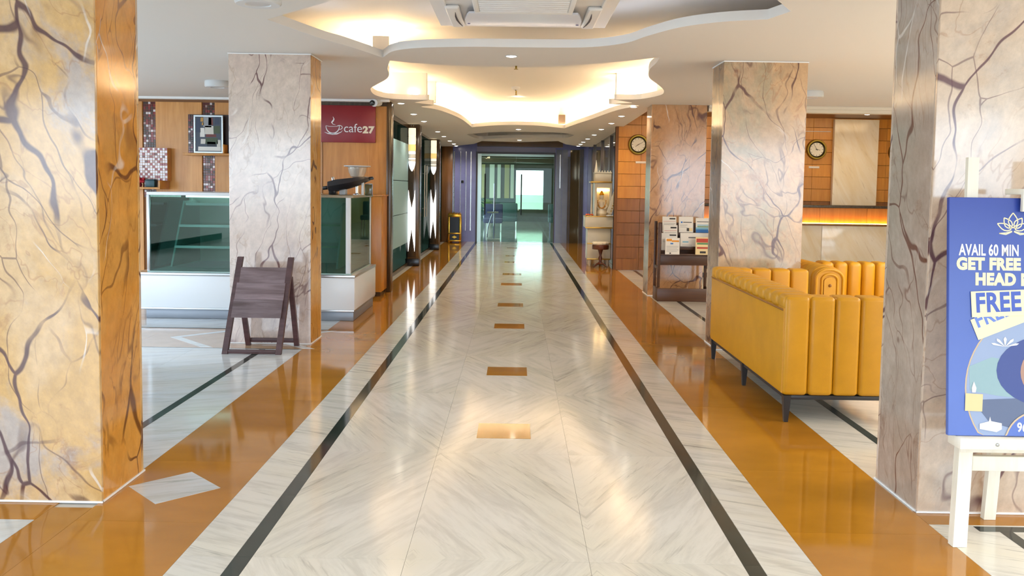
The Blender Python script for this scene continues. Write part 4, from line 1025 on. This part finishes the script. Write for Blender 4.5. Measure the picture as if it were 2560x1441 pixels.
# ================================================================== NEWSPAPER RACK
nr = thing('newspaper_rack', 'chocolate brown wooden newspaper rack before the farthest column', 'rack', (2.1, 10.9, 0))
nx0, nx1, ny0, ny1 = 1.785, 2.47, 10.74, 11.08
for x in (nx0, nx1-.035):
    MB().box(x, x+.035, ny0+.02, ny0+.05, .17, .98, .003).build('front_post', M_BROWN, nr)
    MB().box(x, x+.035, ny1-.03, ny1, .001, 1.0, .003).build('rear_post', M_BROWN, nr)
    MB().box(x+.008, x+.026, ny0+.05, ny1-.03, .40, .44, .002).build('side_rail', M_BROWN, nr)
MB().box(nx0, nx1, ny0, ny0+.02, .001, .165, .003).box(nx0, nx0+.02, ny0+.02, ny1-.03, .001, .165, .003).box(nx1-.02, nx1, ny0+.02, ny1-.03, .001, .165, .003).box(nx0+.02, nx1-.02, ny0+.02, ny1-.03, .01, .03).build('bottom_bin', M_BROWN, nr)
MB().box(nx0+.034, nx1-.034, ny0+.21, ny0+.23, .46, .985, .003).build('back_panel', M_BROWN, nr)
MB().box(nx0+.034, nx1-.034, ny0+.045, ny0+.06, .455, .60, .003).build('front_panel', M_BROWN, nr)
for yl_, zl_ in ((ny0+.155, .835), (ny0+.105, .66)): MB().box(nx0+.034, nx1-.034, yl_, ny0+.21, zl_-.012, zl_, .002).box(nx0+.034, nx1-.034, yl_-.008, yl_, zl_-.012, zl_+.03, .002).build('pocket_ledge', M_BROWN, nr)
MB().box(nx0+.034, nx1-.034, ny0+.012, ny0+.045, .583, .592, .002).build('front_ledge', M_BROWN, nr)
MB().box(nx0+.034, nx1-.034, ny0+.06, ny0+.21, .455, .47, .002).build('shelf', M_BROWN, nr)
M_INK = plain('print_grey', '#6f6b68', .7); M_INKD = plain('print_dark', '#3c3836', .7); M_PAPER = plain('newsprint', '#e4ddd2', .8); M_ORI = plain('print_orange', '#e0912c', .7); M_BLUEI = plain('print_blue', '#2d6fb4', .6); M_CYAN = plain('print_cyan', '#7fb4c8', .6); M_REDI = plain('print_red', '#b8402a', .6); M_YELI = plain('print_cream', '#e8cf9a', .6); M_GRNI = plain('print_green', '#5d8a5a', .6)
PMATS = [M_PAPER, M_INK, M_INKD, M_ORI, M_BLUEI, M_CYAN, M_REDI, M_YELI, M_GRNI]
def paper(name, label, cat, x0, x1, z0, z1, y, marks, base=0, tilt=-6, grp='newspapers and magazines in the brown rack'):
    t = thing(name, label, cat, ((x0+x1)/2, y, z0), grp)
    Mt = Matrix.Translation(((x0+x1)/2, y, z0)) @ Matrix.Rotation(R(tilt), 4, 'X')
    w, h = x1-x0, z1-z0
    MB().box(-w/2, w/2, 0, .012, 0, h, .002, 1, M=Mt).build('pages', PMATS[base], t, False)
    b = MB()
    for u0, u1, v0, v1, mi in marks: b.prism([(u0, v0), (u1, v0), (u1, v1), (u0, v1)], lambda u, v, q: Mt @ Vector((-w/2+u*w, -.0005-q, v*h)), .0005, mi)
    b.build('print', PMATS, t, False)
    return t
def lines(rows, u0=.08, u1=.92, mi=1): return [(u0, u1-(.1 if i % 3 == 2 else 0), v, v+.012, mi) for i, v in enumerate(rows)]
NP = [(.50, .92, .84, .92, 2), (.06, .94, .72, .735, 6)]+lines([.62, .57, .52, .47, .42])
paper('newspaper', 'white newspaper in the topmost left pocket of the rack', 'newspaper', 1.862, 2.038, .84, 1.063, ny0+.17, NP)
paper('newspaper', 'white newspaper second from top in left rack stack', 'newspaper', 1.868, 2.045, .70, .955, ny0+.125, NP, 0, -2)
paper('newspaper', 'white newspaper third from top, askew in left rack stack', 'newspaper', 1.838, 2.038, .64, .858, ny0+.080, NP[:1]+lines([.6, .54, .48]), 0, -2)
paper('newspaper', 'front newspaper with orange masthead at the left rack stack', 'newspaper', 1.876, 2.056, .592, .800, ny0+.014, [(.08, .45, .80, .94, 3), (.45, .95, .76, .86, 3), (.35, .55, .62, .70, 4)]+lines([.50, .44, .38, .30, .24, .18])+[(.30, .40, .04, .12, 2)], 0, -2)
paper('newspaper', 'white newspaper with small photo in the upper middle pocket', 'newspaper', 2.068, 2.250, .86, 1.065, ny0+.165, [(.14, .26, .60, .70, 4), (.30, .9, .62, .68, 1)]+lines([.5, .45, .40, .34], .08, .6)+[(.55, .72, .10, .30, 2), (.72, .95, .10, .30, 7)])
paper('magazine', 'blue and white brochure in the upper right rack pocket', 'magazine', 2.283, 2.47, .85, 1.05, ny0+.165, [(0, 1, .02, .28, 4), (0, 1, .28, .40, 5), (.1, 1, .42, .48, 8), (.1, 1, .52, .58, 5), (.08, .9, .74, .79, 1)], 0)
paper('newspaper', 'broad white newspaper in the middle right rack pocket', 'newspaper', 2.080, 2.45, .665, .862, ny0+.110, [(.28, .62, .66, .74, 1), (.08, .28, .38, .46, 5)]+lines([.24, .18], .06, .4), 0, -4)
paper('magazine', 'food magazine with burger cover in the lower right pocket', 'magazine', 2.255, 2.44, .594, .815, ny0+.016, [(.05, .95, .70, .92, 6), (.1, .9, .58, .68, 8), (.06, .94, .46, .56, 7), (.1, .92, .34, .44, 6), (.04, .96, .22, .32, 7), (.3, .7, .08, .2, 2)], 7, -2)

# ================================================================== FOLDING WOODEN RACK (left)
ar = thing('folding_wooden_rack', 'dark stained folding wooden rack with three overlapping boards', 'rack', (-2.14, 7.15, 0))
def leanbar(x0, y0, z0, x1, y1, z1, w, d): return MB().bar((x0, y0, z0), (x1, y1, z1), w, w, d, d)
leanbar(-2.375, 6.985, .001, -2.31, 7.20, .785, .045, .04).build('front_leg', M_DKWOOD, ar)
leanbar(-1.935, 6.985, .001, -1.885, 7.20, .785, .045, .04).build('front_leg', M_DKWOOD, ar)
leanbar(-2.305, 7.38, .001, -2.335, 7.22, .62, .04, .035).build('rear_leg', M_DKWOOD, ar)
leanbar(-1.885, 7.38, .001, -1.90, 7.22, .62, .04, .035).build('rear_leg', M_DKWOOD, ar)
MB().box(-2.353, -1.957, 6.975, 7.005, .004, .035, .003).build('front_stretcher', M_DKWOOD, ar)
MB().box(-2.29, -1.90, 7.365, 7.395, .03, .065, .003).build('rear_stretcher', M_DKWOOD, ar)
for z0, z1, yo in ((.565, .70, .012), (.43, .575, .0), (.295, .44, -.013)):
    yl = lambda z: 6.985+.215*z/.785
    xl = lambda z: -2.375+.065*z/.785
    xr = lambda z: -1.935+.05*z/.785
    b = MB(); b.loft([[(xl(z)+.012, yl(z)-.03+yo, z), (xr(z)-.012, yl(z)-.03+yo, z), (xr(z)-.012, yl(z)-.012+yo, z), (xl(z)+.012, yl(z)-.012+yo, z)] for z in (z0, z1)])
    b.build('board', wood('grey_stained_board', '#54403f', '#857276', 2.4, 'X', .5, .2) if 'grey_stained_board' not in MATS else MATS['grey_stained_board'], ar)

# ================================================================== SOFAS
def sofa_leg(x, y, t): MB().bar((x, y, .001), (x, y, .166), .024, .046, .024, .046).build('leg', M_DARKMETAL, t)
sa = thing('mustard_sofa', 'mustard leather channel-tufted sofa with its back to the walkway', 'sofa', (2.0, 6.13, 0))
X0, X1, Y0, Y1 = 1.632, 2.37, 5.14, 7.13
MB().box(X0+.02, X1, Y0+.02, Y1-.02, .140, .166, .004).build('base_rail', M_DARKMETAL, sa)
MB().box(X0, X0+.15, Y0+.03, Y1-.03, .166, .695, .02, 3).build('back_panel', M_LEATH, sa)
n = 13; h = (Y1-Y0-.04)/n
roll = MB().box(X0+.02, X0+.19, Y0+.02, Y1-.02, .68, .76, .03, 3).build('back_roll', M_LEATH, sa)
for i in range(n):
    y0 = Y0+.02+i*h; MB().box(X0-.006, X0+.20, y0+.001, y0+h-.001, .683, .776, .035, 4).build('roll_segment', M_LEATH, roll)
MB().tube([(X0-.004, Y0+.03, .684), (X0-.004, Y1-.03, .684)], .006, 6).build('piping', M_LEATHD, sa)
MB().tube([(X0+.0, Y0+.028, .70), (X0+.0, Y0+.028, .18)], .007, 6).build('piping', M_LEATH, sa)
for k in range(12):
    y0 = Y0+.17+k*(Y1-Y0-.34)/12; MB().box(X0+.13, X0+.215, y0+.001, y0+(Y1-Y0-.34)/12-.001, .40, .755, .028, 3).build('back_channel', M_LEATH, sa)
seams = [X0, 1.782, 1.935, 2.088, 2.241, X1+.02]
for nm, ya, yb in (('near_arm', Y0, Y0+.17), ('far_arm', Y1-.17, Y1)):
    arm = MB().box(X0+.03, X1-.01, ya+.03, yb-.03, .168, .74, .02).build(nm, M_LEATH, sa)
    for a, c in zip(seams[:-1], seams[1:]):
        MB().box(a+.001, c-.001, ya, yb, .167, .770, .026, 4).build('channel', M_LEATH, arm)
MB().box(X0+.20, X1+.01, Y0+.175, Y1-.175, .20, .44, .05, 4).build('seat', M_LEATH, sa)
for y in (Y0+.03, (Y0+Y1)/2, Y1-.03):
    sofa_leg(X0+.03, y, sa); sofa_leg(X1-.04, y, sa)
sb_ = thing('mustard_sofa', 'mustard leather channel-tufted sofa facing the entrance beside column', 'sofa', (3.2, 7.6, 0))
BX0, BX1, BY0, BY1 = 2.505, 4.15, 7.16, 7.98
MB().box(BX0+.02, BX1-.02, BY0+.03, BY1-.02, .140, .166, .004).build('base_rail', M_DARKMETAL, sb_)
def arch_poly(w, z0, z1, n=12):
    r = w/2; pts = [(-r, z0)]
    pts += [(-r*math.cos(math.pi*i/n), z1-r*.72+r*.72*math.sin(math.pi*i/n)) for i in range(n+1)]
    return pts+[(r, z0)]
for ax in (BX0+.13, BX1-.13):
    arm = MB().prism(arch_poly(.25, .168, .772), lambda u, v, w: (ax+u, BY0+.02+w, v), .72).build('arm', M_LEATH, sb_, ang=60)
    for k in range(6):
        b = MB(); b.prism(arch_poly(.262, .17, .780), lambda u, v, w: (ax+u, BY0+.10+k*.115+w, v), .105); b.build('arm_channel', M_LEATH, arm, ang=60)
    b = MB(); pts = arch_poly(.225, .17, .755); b.tube([(ax+u, BY0+.018, v) for u, v in pts], .012, 8); b.build('arm_piping', M_LEATH, arm)
    b = MB(); pts = arch_poly(.13, .17, .715); b.tube([(ax+u, BY0+.016, v) for u, v in pts], .011, 8); b.build('arm_piping', M_LEATH, arm)
    MB().prism(arch_poly(.10, .17, .69), lambda u, v, w: (ax+u, BY0+.006+w, v), .02).build('arm_face', M_LEATH, arm, ang=60)
    MB().lathe([(.014, 0), (.012, -.008), (.002, -.012)], (ax, BY0+.006, .62), 10, 'Y').build('button', M_LEATHD, arm)
nb = 9; hb = (BX1-BX0-.52)/nb
bk = MB().box(BX0+.24, BX1-.24, BY1-.17, BY1, .168, .74, .03).build('backrest', M_LEATH, sb_)
for k in range(nb): MB().box(BX0+.26+k*hb+.001, BX0+.26+(k+1)*hb-.001, BY1-.23, BY1-.01, .40, .772, .04, 4).build('back_channel', M_LEATH, bk)
MB().box(BX0+.262, BX1-.262, BY0+.02, BY1-.23, .20, .44, .05, 4).build('seat', M_LEATH, sb_)
for x in (BX0+.05, BX1-.05):
    for y in (BY0+.06, BY1-.06): sofa_leg(x, y, sb_)

# ================================================================== EASEL AND POSTER
es = thing('white_easel', 'white painted wooden easel holding the blue poster', 'easel', (2.05, 3.45, 0))
leanbar(1.782, 3.355, .001, 1.812, 3.40, .40, .055, .04).build('front_leg', M_PALEW, es)
leanbar(2.318, 3.355, .001, 2.288, 3.40, .40, .055, .04).build('front_leg', M_PALEW, es)
MB().box(1.842, 2.258, 3.385, 3.41, .295, .355, .003).build('cross_rail', M_PALEW, es)
MB().box(1.755, 2.345, 3.32, 3.42, .40, .445, .004).build('ledge', M_PALEW, es)
MB().box(1.785, 2.315, 3.375, 3.42, .372, .40, .003).build('under_rail', M_PALEW, es)
leanbar(1.83, 3.455, .40, 1.852, 3.52, 1.55, .044, .022).build('upright', M_PALEW, es)
leanbar(2.27, 3.455, .40, 2.248, 3.52, 1.55, .044, .022).build('upright', M_PALEW, es)
leanbar(2.062, 3.645, .001, 2.062, 3.545, 1.20, .05, .03).build('rear_leg', M_PALEW, es)
MB().box(1.83, 2.27, 3.50, 3.53, 1.13, 1.18, .003).build('rear_rail', M_PALEW, es)
MB().box(1.995, 2.105, 3.398, 3.418, 1.335, 1.405, .003).box(1.995, 2.105, 3.398, 3.53, 1.402, 1.425, .003).build('top_clip', M_PALEW, es)
MB().lathe([(.008, 0), (.006, -.006), (.001, -.008)], (1.90, 3.32, .422), 8, 'Y').lathe([(.008, 0), (.006, -.006), (.001, -.008)], (2.2, 3.32, .422), 8, 'Y').build('screw', M_STEEL, es)
po = thing('spa_poster', 'blue spa offer poster board with white lettering and lotus', 'poster', (2.03, 3.36, .447))
PO = Matrix.Translation((1.722, 3.352, .447)) @ Matrix.Rotation(R(-5.0), 4, 'X')
PW, PH = .62, .945
def pf(u, v, w): return PO @ Vector((u*PH, -w, v*PH))   # u, v in units of the poster height
M_PB = plain('poster_blue', '#3f57b2', .3); M_PB2 = plain('poster_light_blue', '#5d78c4', .35)
_nt = M_PB.node_tree; _g = NG(_nt); _tc = _g.n('ShaderNodeTexCoord'); _sp = _g.n('ShaderNodeSeparateXYZ'); _g.l(_tc.outputs['Object'], _sp.inputs[0])
_g.l(_g.mix(_g.rng(_sp.outputs[2], .15, .95, 0, 1), lin('#536cb6'), lin('#2b4094')), _nt.nodes['Principled BSDF'].inputs['Base Color'])
MB().box(0, PW, 0, .02, 0, PH, .002, 1, M=PO).build('board', M_PB, po)
def PT(w): return lambda u, v, t: pf(u, v, w+t)
M_PW = plain('poster_white', '#e0dfe0', .5); M_PY = plain('poster_cream', '#e6dcb4', .5); M_PG = plain('poster_photo_grey', '#8f9fbe', .5)
UM = PW/PH
# round picture: gold ring, photo ground, cloth, leaf, head, candles
cc, cr = (.42, .20), .345
def disc(c, r, n=56, u0=-1., u1=9., v0=.004):
    out = []
    for i in range(n):
        a = 2*math.pi*i/n; out.append((min(max(c[0]+r*math.cos(a), .004), UM-.004), max(c[1]+r*math.sin(a), v0)))
    return out
MB().prism(disc(cc, cr+.006), PT(.0002), .0004).build('gold_ring', plain('poster_gold', '#c4ae92', .4), po, False)
MB().prism(disc(cc, cr), PT(.0008), .0004).build('photo_ground', M_PG, po, False)
b = MB(); b.prism([(.085, .29), (.18, .33), (.30, .31), (.45, .27), (.60, .28), (.60, .17), (.40, .15), (.20, .17), (.09, .19)], PT(.0013), .0004); b.build('photo_leaf', plain('poster_green', '#8ba7ae', .5), po, False)
b = MB(); b.prism([(.10, .15), (.28, .16), (.50, .15), (.62, .15), (.62, .02), (.28, .03), (.17, .06)], PT(.0016), .0004); b.build('photo_table', plain('poster_dusk', '#5d6986', .5), po, False)
b = MB(); b.prism([(.42+.22*math.cos(R(a)), .275+.15*math.sin(R(a))) for a in range(0, 360, 12)], PT(.0019), .0004); b.build('photo_towel', plain('poster_slate', '#3f4e8a', .5), po, False)
b = MB(); b.prism([(.42+.12*math.cos(R(a)), .27+.115*math.sin(R(a))) for a in range(0, 360, 12)], PT(.0024), .0004); b.build('photo_face', plain('poster_skin', '#a88474', .5), po, False)
b = MB(); b.ribbon([(.33, .30), (.35, .285), (.375, .29)], .006, PT(.0029), .0004); b.ribbon([(.40, .29), (.42, .28), (.44, .29)], .006, PT(.0029), .0004); b.build('photo_features', plain('poster_brow', '#5a4a5c', .5), po, False)
b = MB()
for a in (20, 55, 90, 125, 160): b.prism([(.235, .375), (.235+.05*math.cos(R(a-8)), .375+.032*math.sin(R(a-8))), (.235+.062*math.cos(R(a)), .375+.042*math.sin(R(a))), (.235+.05*math.cos(R(a+8)), .375+.032*math.sin(R(a+8)))], PT(.0029), .0004)
b.build('photo_flower', M_PW, po, False)
b = MB(); b.prism([(.068, .105), (.140, .103), (.143, .175), (.070, .178)], PT(.0034), .0004); b.build('photo_candle', plain('poster_candle', '#d9c493', .5), po, False)
b = MB(); b.prism([(.098, .182), (.112, .182), (.116, .20), (.105, .228), (.096, .20)], PT(.0034), .0004); b.build('photo_flame', M_PW, po, False)
b = MB(); b.prism([(.130, .03), (.20, .018), (.222, .03), (.222, .055), (.175, .064), (.13, .052)], PT(.0034), .0004); b.prism([(.168, .062), (.178, .062), (.173, .082)], PT(.0034), .0004); b.build('photo_tealight', M_PW, po, False)
MB().prism(disc((.37, -.03), .137, 40), PT(.0040), .0004).build('badge_rim', plain('poster_gold', '#c4ae92', .4), po, False)
MB().prism(disc((.37, -.03), .130, 40), PT(.0044), .0004).build('phone_badge', M_PB, po, False)
# FREE tickets
def quad(c, w, h, a): ca, sa = math.cos(R(a)), math.sin(R(a)); return [(c[0]+x*ca-y*sa, c[1]+x*sa+y*ca) for x, y in ((-w/2, -h/2), (w/2, -h/2), (w/2, h/2), (-w/2, h/2))]
MB().prism(quad((.215, .487), .235, .09, 22), PT(.0030), .0005).build('rear_ticket', M_PY, po, False)
MB().prism(quad((.208, .556), .232, .108, 3), PT(.0050), .0005).build('front_ticket', M_PY, po, False)
def PM(u, v, w, rot=0): return PO @ Matrix.Translation((u*PH, -w, v*PH)) @ Matrix.Rotation(R(-rot), 4, 'Y') @ Matrix.Rotation(R(90), 4, 'X')
text_part('ticket_lettering', 'FREE', M_PB2, po, PM(.118, .452, .0038, 22), .080, off=.002, ext=.0002, sx=.90)
text_part('ticket_lettering', 'FREE', plain('poster_mid_blue', '#3f57ae', .4), po, PM(.110, .519, .0058, 3), .105, off=.0035, ext=.0002, sx=.80)
text_part('offer_lettering', 'AVAIL 60 MIN', M_PW, po, PM(.042, .757, .0008), .062, off=.0016, ext=.0003, sx=.62)
text_part('offer_lettering', 'GET FREE 1', M_PY, po, PM(.032, .698, .0008), .064, off=.0036, ext=.0003, sx=.90)
text_part('offer_lettering', 'HEAD M', M_PY, po, PM(.110, .634, .0008), .064, off=.0036, ext=.0003, sx=.92)
text_part('phone_lettering', '96', M_PW, po, PM(.285, .022, .0050), .050, off=.0014, ext=.0003, sx=.80)
# lotus outline
b = MB(); lc = (.268, .862)
def petal(a, L, w, base=.0, sc=1.0):
    ca, sa = math.cos(R(a)), math.sin(R(a)); P = []
    for s in (1, -1):
        rng = [0, .2, .4, .6, .8, 1.0]; row = []
        for t in rng: q = base+(L-base)*t; wd = s*w*math.sin(math.pi*min(1, t**.8)) ; row.append((lc[0]+q*ca-wd*sa, lc[1]+q*sa+wd*ca))
        P.append(row)
    return P
for a, L, w, bs_ in ((90, .075, .020, .012), (55, .066, .016, .012), (125, .066, .016, .012), (24, .072, .014, .010), (156, .072, .014, .010)):
    for row in petal(a, L, w, bs_): b.ribbon(row, .0045, PT(.0006), .0005)
for s in (-1, 1):
    b.ribbon([(lc[0]+s*.004, lc[1]-.002), (lc[0]+s*.03, lc[1]-.010), (lc[0]+s*.058, lc[1]-.012)], .0045, PT(.0006), .0005)
    b.ribbon([(lc[0]+s*.004, lc[1]-.004), (lc[0]+s*.03, lc[1]-.016), (lc[0]+s*.058, lc[1]-.012)], .0045, PT(.0006), .0005)
b.build('lotus_emblem', M_PY, po, False)

# ================================================================== CEILING FITTINGS
def downlight(label, x, y, z, grp, power=26.0, col=(1, .86, .68)):
    t = thing('downlight', label, 'downlight', (x, y, z), grp)
    MB().lathe([(.050, 0), (.056, -.003), (.054, -.006), (.044, -.005), (.043, .004)], (x, y, z), 20, ring=True).build('trim_ring', M_WHITEP, t)
    MB().lathe([(.002, -.012), (.020, -.011), (.043, -.005), (.043, -.001), (.002, -.001)], (x, y, z), 16).build('lens', emissive('downlight_lens', '#fff4e4', 14.0), t)
    l = bpy.data.lights.new('downlight_beam', 'SPOT'); l.energy = power; l.color = col; l.spot_size = R(150); l.spot_blend = .8; l.shadow_soft_size = .035
    o = bpy.data.objects.new('downlight_beam', l); COL.objects.link(o); o.parent = t; o.location = (0, 0, -.03)
ORD = ['nearest', 'second', 'third', 'fourth', 'fifth', 'sixth', 'seventh', 'eighth', 'ninth']
for i, (x, y) in enumerate([(-1.56, 11.59), (-1.57, 13.1), (-1.55, 14.35), (-1.53, 16.63), (-1.52, 17.95), (-1.51, 19.37), (-1.5, 20.5), (-1.5, 21.3)]):
    downlight('recessed downlight of the left ceiling row, '+ORD[i]+' from the camera', x, y, zc(y), 'downlights of the left row')
for i, (x, y) in enumerate([(1.55, 11.61), (1.55, 12.93), (1.54, 14.2), (1.5, 15.47), (1.5, 16.87), (1.47, 18.04), (1.46, 19.1), (1.46, 19.9), (1.46, 20.6)]):
    downlight('recessed downlight of the right ceiling row, '+ORD[i]+' from the camera', x, y, zc(y), 'downlights of the right row')
for i, (x, y, z, s) in enumerate([(-.06, 7.42, zc(7.42), 'in the white band before the air conditioner'), (.02, 15.75, zc(15.75), 'behind the large lit ceiling recess'), (.05, 18.75, zc(18.75), 'beyond the small far ceiling recess')]):
    downlight('single recessed downlight at ceiling centre '+s, x, y, z, None, 22)
downlight('small downlight hanging at the centre of the lit ceiling recess', 0., 13.95, 2.75, None)
downlight('single downlight in the brown ceiling above the cream panel', 5.6, 13.9, 2.658, None, 16, (1, .84, .62))
sd = thing('smoke_detector', 'white round smoke detector on the lit upper ceiling', 'detector', (-.034, 12.6, UPZ))
MB().lathe([(.06, 0), (.065, -.02), (.05, -.04), (.02, -.045)], (-.034, 12.6, UPZ), 20).build('body', M_WHITEP, sd)
MB().lathe([(.012, -.045), (.010, -.05)], (-.034, 12.6, UPZ), 8).build('sensor', M_BLACK, sd)
for x, y, z, s in ((-.027, 13.1, UPZ, 'hanging in the lit ceiling recess'), (-.02, 8.02, 2.52, 'at the rear edge of the white ceiling band')):
    k = thing('sprinkler_head', 'small brass sprinkler head '+s, 'sprinkler', (x, y, z))
    MB().tube([(x, y, z), (x, y, z-.06 if z > 2.6 else z-.025)], .009).build('stem', M_BRASS, k)
    zz = z-.06 if z > 2.6 else z-.025
    MB().lathe([(.002, 0), (.02, -.004), (.02, -.008), (.002, -.010)], (x, y, zz), 10).build('deflector', M_BRASS, k)
for x, y, s in ((-1.535, 5.13, 'above the left foreground walkway'), (-3.31, 9.55, 'over the cafe, half behind the pinkish column'), (3.27, 9.7, 'over the lounge right of the sofa column')):
    k = thing('ceiling_drum_light', 'white round surface ceiling light '+s, 'ceiling light', (x, y, 2.52))
    MB().lathe([(.13, 0), (.135, -.01), (.135, -.06), (.125, -.07), (.075, -.07), (.07, -.062)], (x, y, 2.52), 40, ring=True).build('housing', M_WHITEP, k)
    MB().lathe([(.002, -.064), (.07, -.064), (.07, -.060), (.002, -.060)], (x, y, 2.52), 24).build('diffuser', plain('drum_diffuser', '#d4d4d6', .4), k)
# air conditioner cassette
ac = thing('ceiling_air_conditioner', 'white cassette air conditioner in the near ceiling recess', 'air conditioner', (0, 5.65, 2.63))
ax0, ax1, ay0, ay1, az = -.60, .66, 4.62, 6.69, 2.63
acx, acy = (ax0+ax1)/2, (ay0+ay1)/2
M_AC = plain('ac_plastic', '#eae9e8', .4); M_ACB = plain('ac_flap', '#d9dde9', .3); M_ACD = plain('ac_slot', '#20203a', .4)
MB().box(ax0+.12, ax1-.12, ay0+.12, ay1-.12, az+.03, UPZ).build('casing', M_AC, ac, False)
def frame4(b, a0, a1, c0, c1, z0, z1, w, bev=0.):
    b.box(a0, a1, c0, c0+w, z0, z1, bev); b.box(a0, a1, c1-w, c1, z0, z1, bev); b.box(a0, a0+w, c0+w, c1-w, z0, z1, bev); b.box(a1-w, a1, c0+w, c1-w, z0, z1, bev); return b
MB().box(ax0, ax1, ay0, ay1, az, az+.03, .006).build('panel', M_AC, ac)
for x0, x1, y0, y1 in ((ax0+.09, ax0+.105, ay0+.1, ay1-.1), (ax1-.105, ax1-.09, ay0+.1, ay1-.1)): MB().box(x0, x1, y0, y1, az-.014, az+.004, .003).build('raised_rim', M_CEIL_LIP, ac)
MB().box(acx-.30, acx+.30, 5.36, 5.86, az-.055, az, .008).build('intake_box', M_AC, ac)
frame4(MB(), acx-.33, acx+.33, 5.33, 5.89, az-.062, az-.030, .035, .006).build('intake_frame', M_CEIL_LIP, ac)
for k in range(8):
    y = 5.40+k*.06; MB().box(acx-.29, acx+.29, y-.012, y+.012, az-.064, az-.054, .003).build('intake_slat', M_CEIL_LIP, ac)
for s_ in (1, -1):
    fy = lambda v: acy+s_*v
    b = MB(); rings = []
    for v, z in ((.28, -.050), (.40, -.040), (.62, -.030), (.86, -.018), (.955, -.004)):
        w = .37+.05*min(1, (v-.28)/.3)
        rings.append([(acx-w, fy(v), az+z), (acx+w, fy(v), az+z), (acx+w, fy(v), az+z+.012), (acx-w, fy(v), az+z+.012)])
    b.loft(rings).build('air_flap', M_ACB, ac)
    for sx in (1, -1):
        MB().box(min(acx+sx*.435, acx+sx*.535), max(acx+sx*.435, acx+sx*.535), min(fy(.24), fy(.93)), max(fy(.24), fy(.93)), az-.030, az+.002, .018, 3).build('corner_cover', M_AC, ac)
        b = MB(); b.ribbon([(acx+sx*q, fy(v)) for q, v in ((.470, .36), (.476, .50), (.474, .64), (.464, .76), (.450, .86))], [.003, .012, .015, .012, .004], lambda u, v, w: (u, v, az-.0305-w), .002); b.build('corner_slot', M_ACD, ac, False)
        MB().lathe([(.012, 0), (.010, -.004)], (acx+sx*.40, fy(.80), az-.022), 10).build('sensor_dot', plain('ac_dot', '#7a7aa0', .4), ac)
